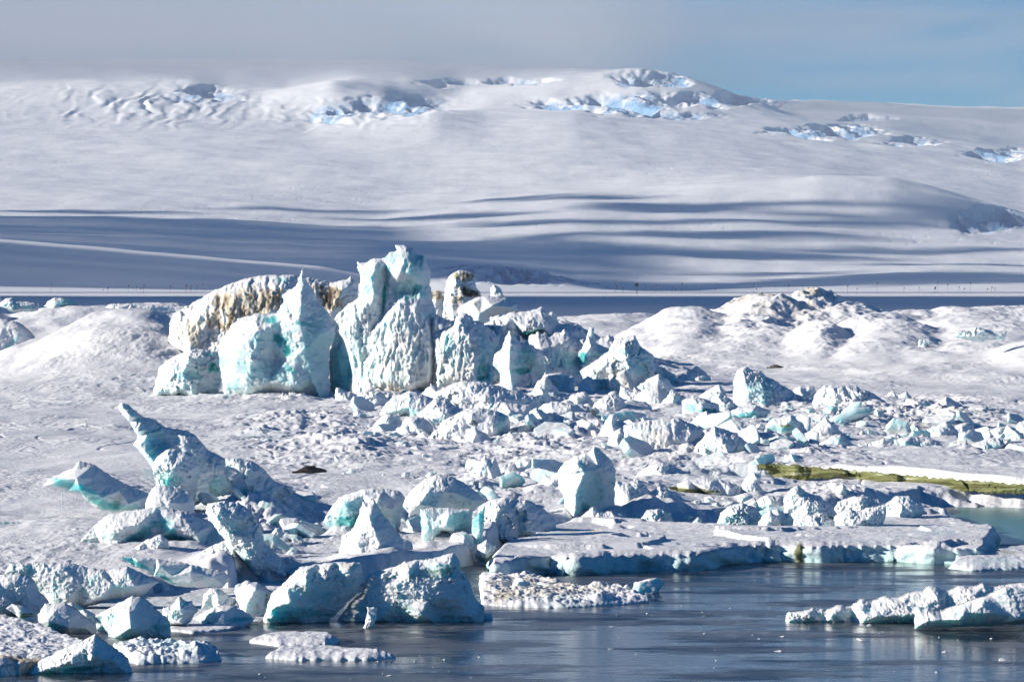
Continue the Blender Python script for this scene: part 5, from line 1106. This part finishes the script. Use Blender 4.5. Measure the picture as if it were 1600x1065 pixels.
chunks('small snowy chunk in the rubble band behind the flat floe', 'rubble behind the flat floe', 70, 1050, 1430, lambda u: 818 - 10 * math.sin((u - 1050) / 120), 10, 34, 11, spread=16)
chunks('small chunk in the loose ice around the scalloped slab', 'loose ice around the scalloped slab', 60, 1130, 1400, lambda u: 652 + 0.12 * (u - 1130), 7, 24, 12, spread=14, ice=0.45, stuff=True)
chunks('small chunk at the foot of the cream cliffs', 'loose ice under the cream cliffs', 40, 540, 1060, lambda u: 634, 7, 22, 13, spread=8, stuff=True)
chunks('small white chunk among the fallen blocks by the leaning blade', 'loose ice by the leaning blade', 40, 260, 470, lambda u: 800 + 0.5 * (u - 260), 7, 22, 14, spread=16, stuff=True)
chunks('small chunk scattered on the crumpled snow below the towers', 'loose ice on the crumpled snow', 60, 520, 980, lambda u: 715, 6, 18, 15, spread=45, stuff=True)
chunks('tiny brash fragment floating on the dark water', 'brash on the dark water', 46, 950, 1600, lambda u: 1000, 3, 14, 16, water=True, flat=0.16, spread=55, stuff=True)
chunks('tiny brash fragment floating before the two low floes', 'brash before the low floes', 16, 380, 800, lambda u: 1040, 3, 8, 17, water=True, flat=0.3, spread=20, stuff=True)

chunks('knee high chunk heaped in the broken middle of the ridge', 'heaped chunks in the middle of the ridge', 34, 560, 1010, lambda u: 672, 14, 36, 21, spread=28, ice=0.2)
chunks('rough chunk heaped around the tilted grooved slab', 'heaped chunks around the grooved slab', 26, 960, 1260, lambda u: 715, 14, 34, 23, spread=34, ice=0.25)
chunks('lump of crusted snow near the twin tipped peak', 'crusted lumps near the twin tipped peak', 22, 420, 760, lambda u: 850, 14, 34, 25, spread=26, ice=0.1)
auto_lumps('crusted block packed in the broken ice below the cream cliffs', 'packed blocks below the cream cliffs', 18, 540, 1040, 632, 652, 26, 70, 31)
auto_lumps('snow crusted block in the second row of broken ice below the towers', 'second row of packed blocks', 13, 600, 980, 672, 705, 36, 84, 32, ice=0.16)
auto_lumps('broken block between the overhanging block and the split boulder', 'blocks before the split boulder', 9, 740, 890, 745, 800, 34, 66, 33, ice=0.14)
auto_lumps('slanting block crowded against the grooved slab', 'blocks crowded by the grooved slab', 12, 960, 1280, 690, 728, 34, 76, 34, ice=0.22, asp=(0.4, 0.7), avoid=((975, 1000),))
auto_lumps('block shoved up in the row between fin and turquoise ended block', 'far row of shoved blocks', 14, 1040, 1430, 628, 650, 22, 56, 35, ice=0.3)
auto_lumps('pale block in the long row above the green ledge', 'row of pale blocks above the green ledge', 14, 1280, 1640, 672, 700, 26, 60, 36, ice=0.3)
auto_lumps('tilted block heaped behind the flat floe', 'tilted blocks behind the flat floe', 15, 1010, 1440, 795, 820, 28, 54, 37, ice=0.28, asp=(0.35, 0.6), avoid=((1030, 1190),))
auto_lumps('shaded block tumbled right of the leaning slab', 'blocks tumbled right of the leaning slab', 8, 350, 480, 790, 870, 34, 70, 38, ice=0.25)
auto_lumps('broken block behind the fin and pillar', 'blocks behind fin and pillar', 8, 870, 1110, 590, 606, 30, 60, 39, ice=0.25)
shards('thin snowy plate tilted up in the broken ice below the cliffs', 'plates below the cliffs', 26, 560, 1030, 640, 700, 26, 70, 41)
shards('thin plate of ice tipped among the blocks by the grooved slab', 'plates by the grooved slab', 24, 960, 1290, 690, 750, 26, 64, 42)
shards('thin plate stacked in the rubble behind the flat floe', 'plates behind the flat floe', 16, 1190, 1440, 795, 822, 22, 52, 43)
shards('thin plate tilted in the long row above the green ledge', 'plates above the green ledge', 18, 1290, 1620, 670, 700, 24, 56, 44)
shards('tilted plate wedged around the leaning slab group', 'plates around the leaning slab', 20, 240, 480, 800, 880, 30, 76, 45)
shards('broken plate lying before the split boulder', 'plates before the split boulder', 16, 700, 900, 740, 812, 26, 60, 46)
shards('broken plate pushed up around the twin tipped peak', 'plates around the twin tipped peak', 12, 480, 700, 815, 876, 26, 60, 47)
R('snow_mound', [(738, 830), (748, 790), (765, 780), (792, 774), (825, 780), (850, 794), (872, 812), (862, 838), (800, 842), (750, 842)], 'large snow covered mound right of the grey pier, left face in shadow', 'snow mound', d=213, lit=0.3, rough=1.1, ice=0.06, step=1.0)
merge_loose('loose_brash_ice')

# far blocks along the crests
R('ice_block', [(-4, 478), (2, 470), (8, 466), (18, 464), (27, 469), (45, 471), (62, 474), (60, 482), (20, 484)], 'low bluish block on the far crest at the frame edge', 'ice block', d=194, ice=0.4, step=0.8, sink=4)
R('ice_block', [(68, 478), (74, 470), (85, 464), (100, 466), (117, 470), (128, 479), (110, 484), (80, 484)], 'bright turquoise block on the far crest beyond the smooth slope', 'ice block', d=690, ice=0.5, lit=0.3, step=0.8, teal=[(105, 473, 20, 8, 0.5)], sink=4)
R('snow_scarp', [(160, 484), (170, 475), (205, 474), (250, 477), (270, 478), (275, 488), (230, 492), (180, 490)], 'dark shaded snow scarp along the far left crest', 'snow scarp', d=684, lit=0.1, ice=0.15, step=0.8, sink=4)
R('tilted_slab', [(-60, 500), (0, 497), (20, 500), (33, 505), (46, 516), (62, 536), (95, 545), (120, 556), (135, 568), (60, 580), (-60, 590)], 'sunlit snow slab split by a thin blue crack', 'snow slab', d=600, lit=0.75, ctrl=[(10, 508, 10), (35, 512, 14), (0, 535, 26), (30, 535, 20), (44, 525, 10), (60, 555, 30), (15, 565, 40), (100, 560, 22)], rough=0.8, ice=0.05, step=1.1, teal=[(20, 540, 5, 26, 0.4, 40)])
R('ice_block', [(178, 590), (190, 575), (207, 566), (220, 567), (238, 573), (236, 592), (205, 596)], 'small white block with a round teal face on the plain', 'ice block', d=585, rough=0.8, ice=0.2, step=0.8, teal=[(222, 580, 14, 14, 0.45)])
R('ice_block', [(235, 592), (248, 574), (260, 562), (278, 553), (297, 545), (322, 545), (340, 550), (349, 556), (349, 590), (335, 594), (312, 600), (275, 600)], 'jumbled block with a deep green teal hole beside the spire', 'ice block', d=478, lumps=0.9, rough=1.3, ice=0.35, step=0.9, teal=[(335, 574, 10, 9, 1.0), (300, 585, 24, 10, 0.4), (330, 553, 10, 4, 0.6)])
R('ice_block', [(1488, 526), (1493, 516), (1518, 517), (1524, 510), (1538, 513), (1550, 517), (1575, 517), (1568, 528), (1532, 531)], 'dark blue shaded block on the right hand snow rise', 'ice block', d=592, lit=0.1, ice=0.25, step=0.8, sink=4)
R('ice_block', [(1400, 560), (1415, 547), (1434, 540), (1436, 530), (1452, 528), (1460, 535), (1445, 545), (1430, 556)], 'broken grey step of ice running down the snow rise', 'ice block', d=640, lit=0.3, ice=0.25, step=0.8, sink=4)

# ------------------------------------------------------------------ teal melt pool
def pool():
    m, n, p, L = newmat('melt_pool')
    p.inputs['Base Color'].default_value = (0.10, 0.26, 0.25, 1); p.inputs['Roughness'].default_value = 0.25
    b = n.nodes.new('ShaderNodeBump'); b.inputs['Strength'].default_value = 0.2; b.inputs['Distance'].default_value = 0.05
    geo = n.nodes.new('ShaderNodeNewGeometry'); L.new(_noise(n, 2.0, 4, 0.6, geo.outputs['Position']), b.inputs['Height']); L.new(b.outputs[0], p.inputs['Normal'])
    P = [(1425, 783), (1440, 779), (1700, 793), (1700, 850), (1540, 850), (1500, 820)]
    V = []
    for u, v in P:
        d = (CAMH - 0.03) * FPX / (v - VH); V.append(((u - U0) / FPX * d, d, 0.03))
    tag(link_mesh('pool_water', V, [tuple(range(len(P)))], m, smooth=False), kind='structure')
pool()

# ------------------------------------------------------------------ seals
def seal(u, v, length, label, rot):
    dd = ground_d(v); x = (u - U0) / FPX * dd
    z = float(terrain(np.array([x]), np.array([dd]))[0][0])
    m, n, p, L = newmat('seal_fur')
    geo = n.nodes.new('ShaderNodeNewGeometry')
    L.new(_mix(n, _ramp(n, _noise(n, 5, 3, 0.6, geo.outputs['Position']), [(0.4, 0.0), (0.65, 1.0)]), (0.035, 0.028, 0.022), (0.13, 0.10, 0.075)), p.inputs['Base Color'])
    p.inputs['Roughness'].default_value = 0.5
    me = bpy.data.meshes.new('seal')
    s = length / 2.6
    spine = [(-1.3, 0.10, 0.07, .13), (-1.15, 0.12, 0.10, .09), (-0.9, 0.17, 0.16, .15), (-0.5, 0.27, 0.26, .26), (0, 0.34, 0.33, .32), (0.45, 0.30, 0.29, .28), (0.8, 0.22, 0.22, .20), (1.02, 0.20, 0.21, .15), (1.18, 0.17, 0.17, .13), (1.30, 0.14, 0.09, .08)]
    V = [(a * s, 0, zz * s) for a, zz, _, _ in spine]; E = [(i, i + 1) for i in range(len(spine) - 1)]; Rr = [(r1 * s, r2 * s) for _, _, r1, r2 in spine]
    k = len(V)   # fore flippers and hind flippers
    for side in (1, -1):
        V += [(0.42 * s, side * 0.30 * s, 0.16 * s), (0.22 * s, side * 0.48 * s, 0.05 * s)]; Rr += [(0.07 * s, 0.05 * s), (0.05 * s, 0.025 * s)]
        E += [(5, len(V) - 2), (len(V) - 2, len(V) - 1)]
        V += [(-1.48 * s, side * 0.12 * s, 0.10 * s)]; Rr += [(0.05 * s, 0.09 * s)]; E += [(0, len(V) - 1)]
    me.from_pydata(V, E, [])
    o = bpy.data.objects.new('seal', me); COL.objects.link(o)
    sk = o.modifiers.new('skin', 'SKIN')
    for i, sv in enumerate(me.skin_vertices[0].data): sv.radius = Rr[i]; sv.use_root = (i == 4)
    ss = o.modifiers.new('sub', 'SUBSURF'); ss.levels = 2; ss.render_levels = 2
    me.materials.append(m)
    o.location = (x, dd, z + 0.02); o.rotation_euler = (0, 0, rot)
    tag(o, label, 'seal')
seal(485, 754, 2.4, 'brown seal resting on snow between leaning blade and towers', math.radians(20))
seal(1212, 584, 2.6, 'dark seal lying on the far snowfield behind the scalloped slab', math.radians(-10))

# ------------------------------------------------------------------ marker flags along the ice road
def flags():
    mp, n, p, L = newmat('bamboo'); p.inputs['Base Color'].default_value = (0.05, 0.04, 0.035, 1)
    mr, n, p, L = newmat('red_cloth'); p.inputs['Base Color'].default_value = (0.35, 0.03, 0.03, 1)
    mb, n, p, L = newmat('dark_cloth'); p.inputs['Base Color'].default_value = (0.03, 0.035, 0.05, 1)
    def tube(r, h):
        V = []; F = []
        for z in (0, h):
            for i in range(6): V.append((r * math.cos(i * 1.047), r * math.sin(i * 1.047), z))
        for i in range(6): F.append((i, (i + 1) % 6, 6 + (i + 1) % 6, 6 + i))
        return V, F
    def cloth(h):
        V = []; F = []
        for i in range(5):
            for zz in (h - 0.75, h):
                for th in (-0.02, 0.02): V.append((0.02 + i * 0.2, 0.06 * math.sin(i * 1.6) + th, zz - 0.03 * i))
        for i in range(4):
            b = i * 4
            F += [(b, b + 4, b + 6, b + 2), (b + 1, b + 3, b + 7, b + 5), (b + 2, b + 6, b + 7, b + 3), (b, b + 1, b + 5, b + 4)]
        F += [(0, 2, 3, 1), (16, 17, 19, 18)]
        return V, F
    rnd = random.Random(4)
    def one(u, d, h, red, label, group):
        x = (u - U0) / FPX * d
        z = float(terrain(np.array([x]), np.array([float(d)]))[0][0])
        e = bpy.data.objects.new('marker_flag', None); COL.objects.link(e)
        e.location = (x, d, z - 0.1); e.rotation_euler = (0, 0, rnd.uniform(-0.8, 0.8))
        tag(e, label, 'marker flag', group)
        V, F = tube(0.07, h); link_mesh('pole', V, F, mp, parent=e)
        V, F = cloth(h); link_mesh('flag', V, F, mr if red else mb, parent=e)
    ur = sorted(rnd.uniform(900, 1600) for _ in range(34))
    for u in ur: one(u, rnd.uniform(2200, 3200), rnd.uniform(3.5, 7.5), False, 'dark flag on a thin pole in the line below the right slopes', 'flags below the right slopes')
    for k in range(16): one(rnd.uniform(10, 330), rnd.uniform(2200, 3200), rnd.uniform(3, 6), k % 3 == 0, 'thin pole flag in the line under the low left hill', 'flags under the low left hill')
    # the stout marker with a box on top
    d = 1900; x = (995 - U0) / FPX * d
    z = float(terrain(np.array([x]), np.array([float(d)]))[0][0])
    e = bpy.data.objects.new('marker_post', None); COL.objects.link(e); e.location = (x, d, z - 0.1)
    tag(e, 'stout black post with a square box on top, thickest in the flag line', 'marker post')
    V, F = tube(0.22, 4.4); link_mesh('post', V, F, mp, parent=e)
    V = [(sx * 0.9, sy * 0.5, zz) for zz in (4.1, 5.5) for sx, sy in ((-1, -1), (1, -1), (1, 1), (-1, 1))]
    link_mesh('box', V, [(0, 3, 2, 1), (4, 5, 6, 7), (0, 1, 5, 4), (1, 2, 6, 5), (2, 3, 7, 6), (3, 0, 4, 7)], mb, parent=e, smooth=False)
flags()
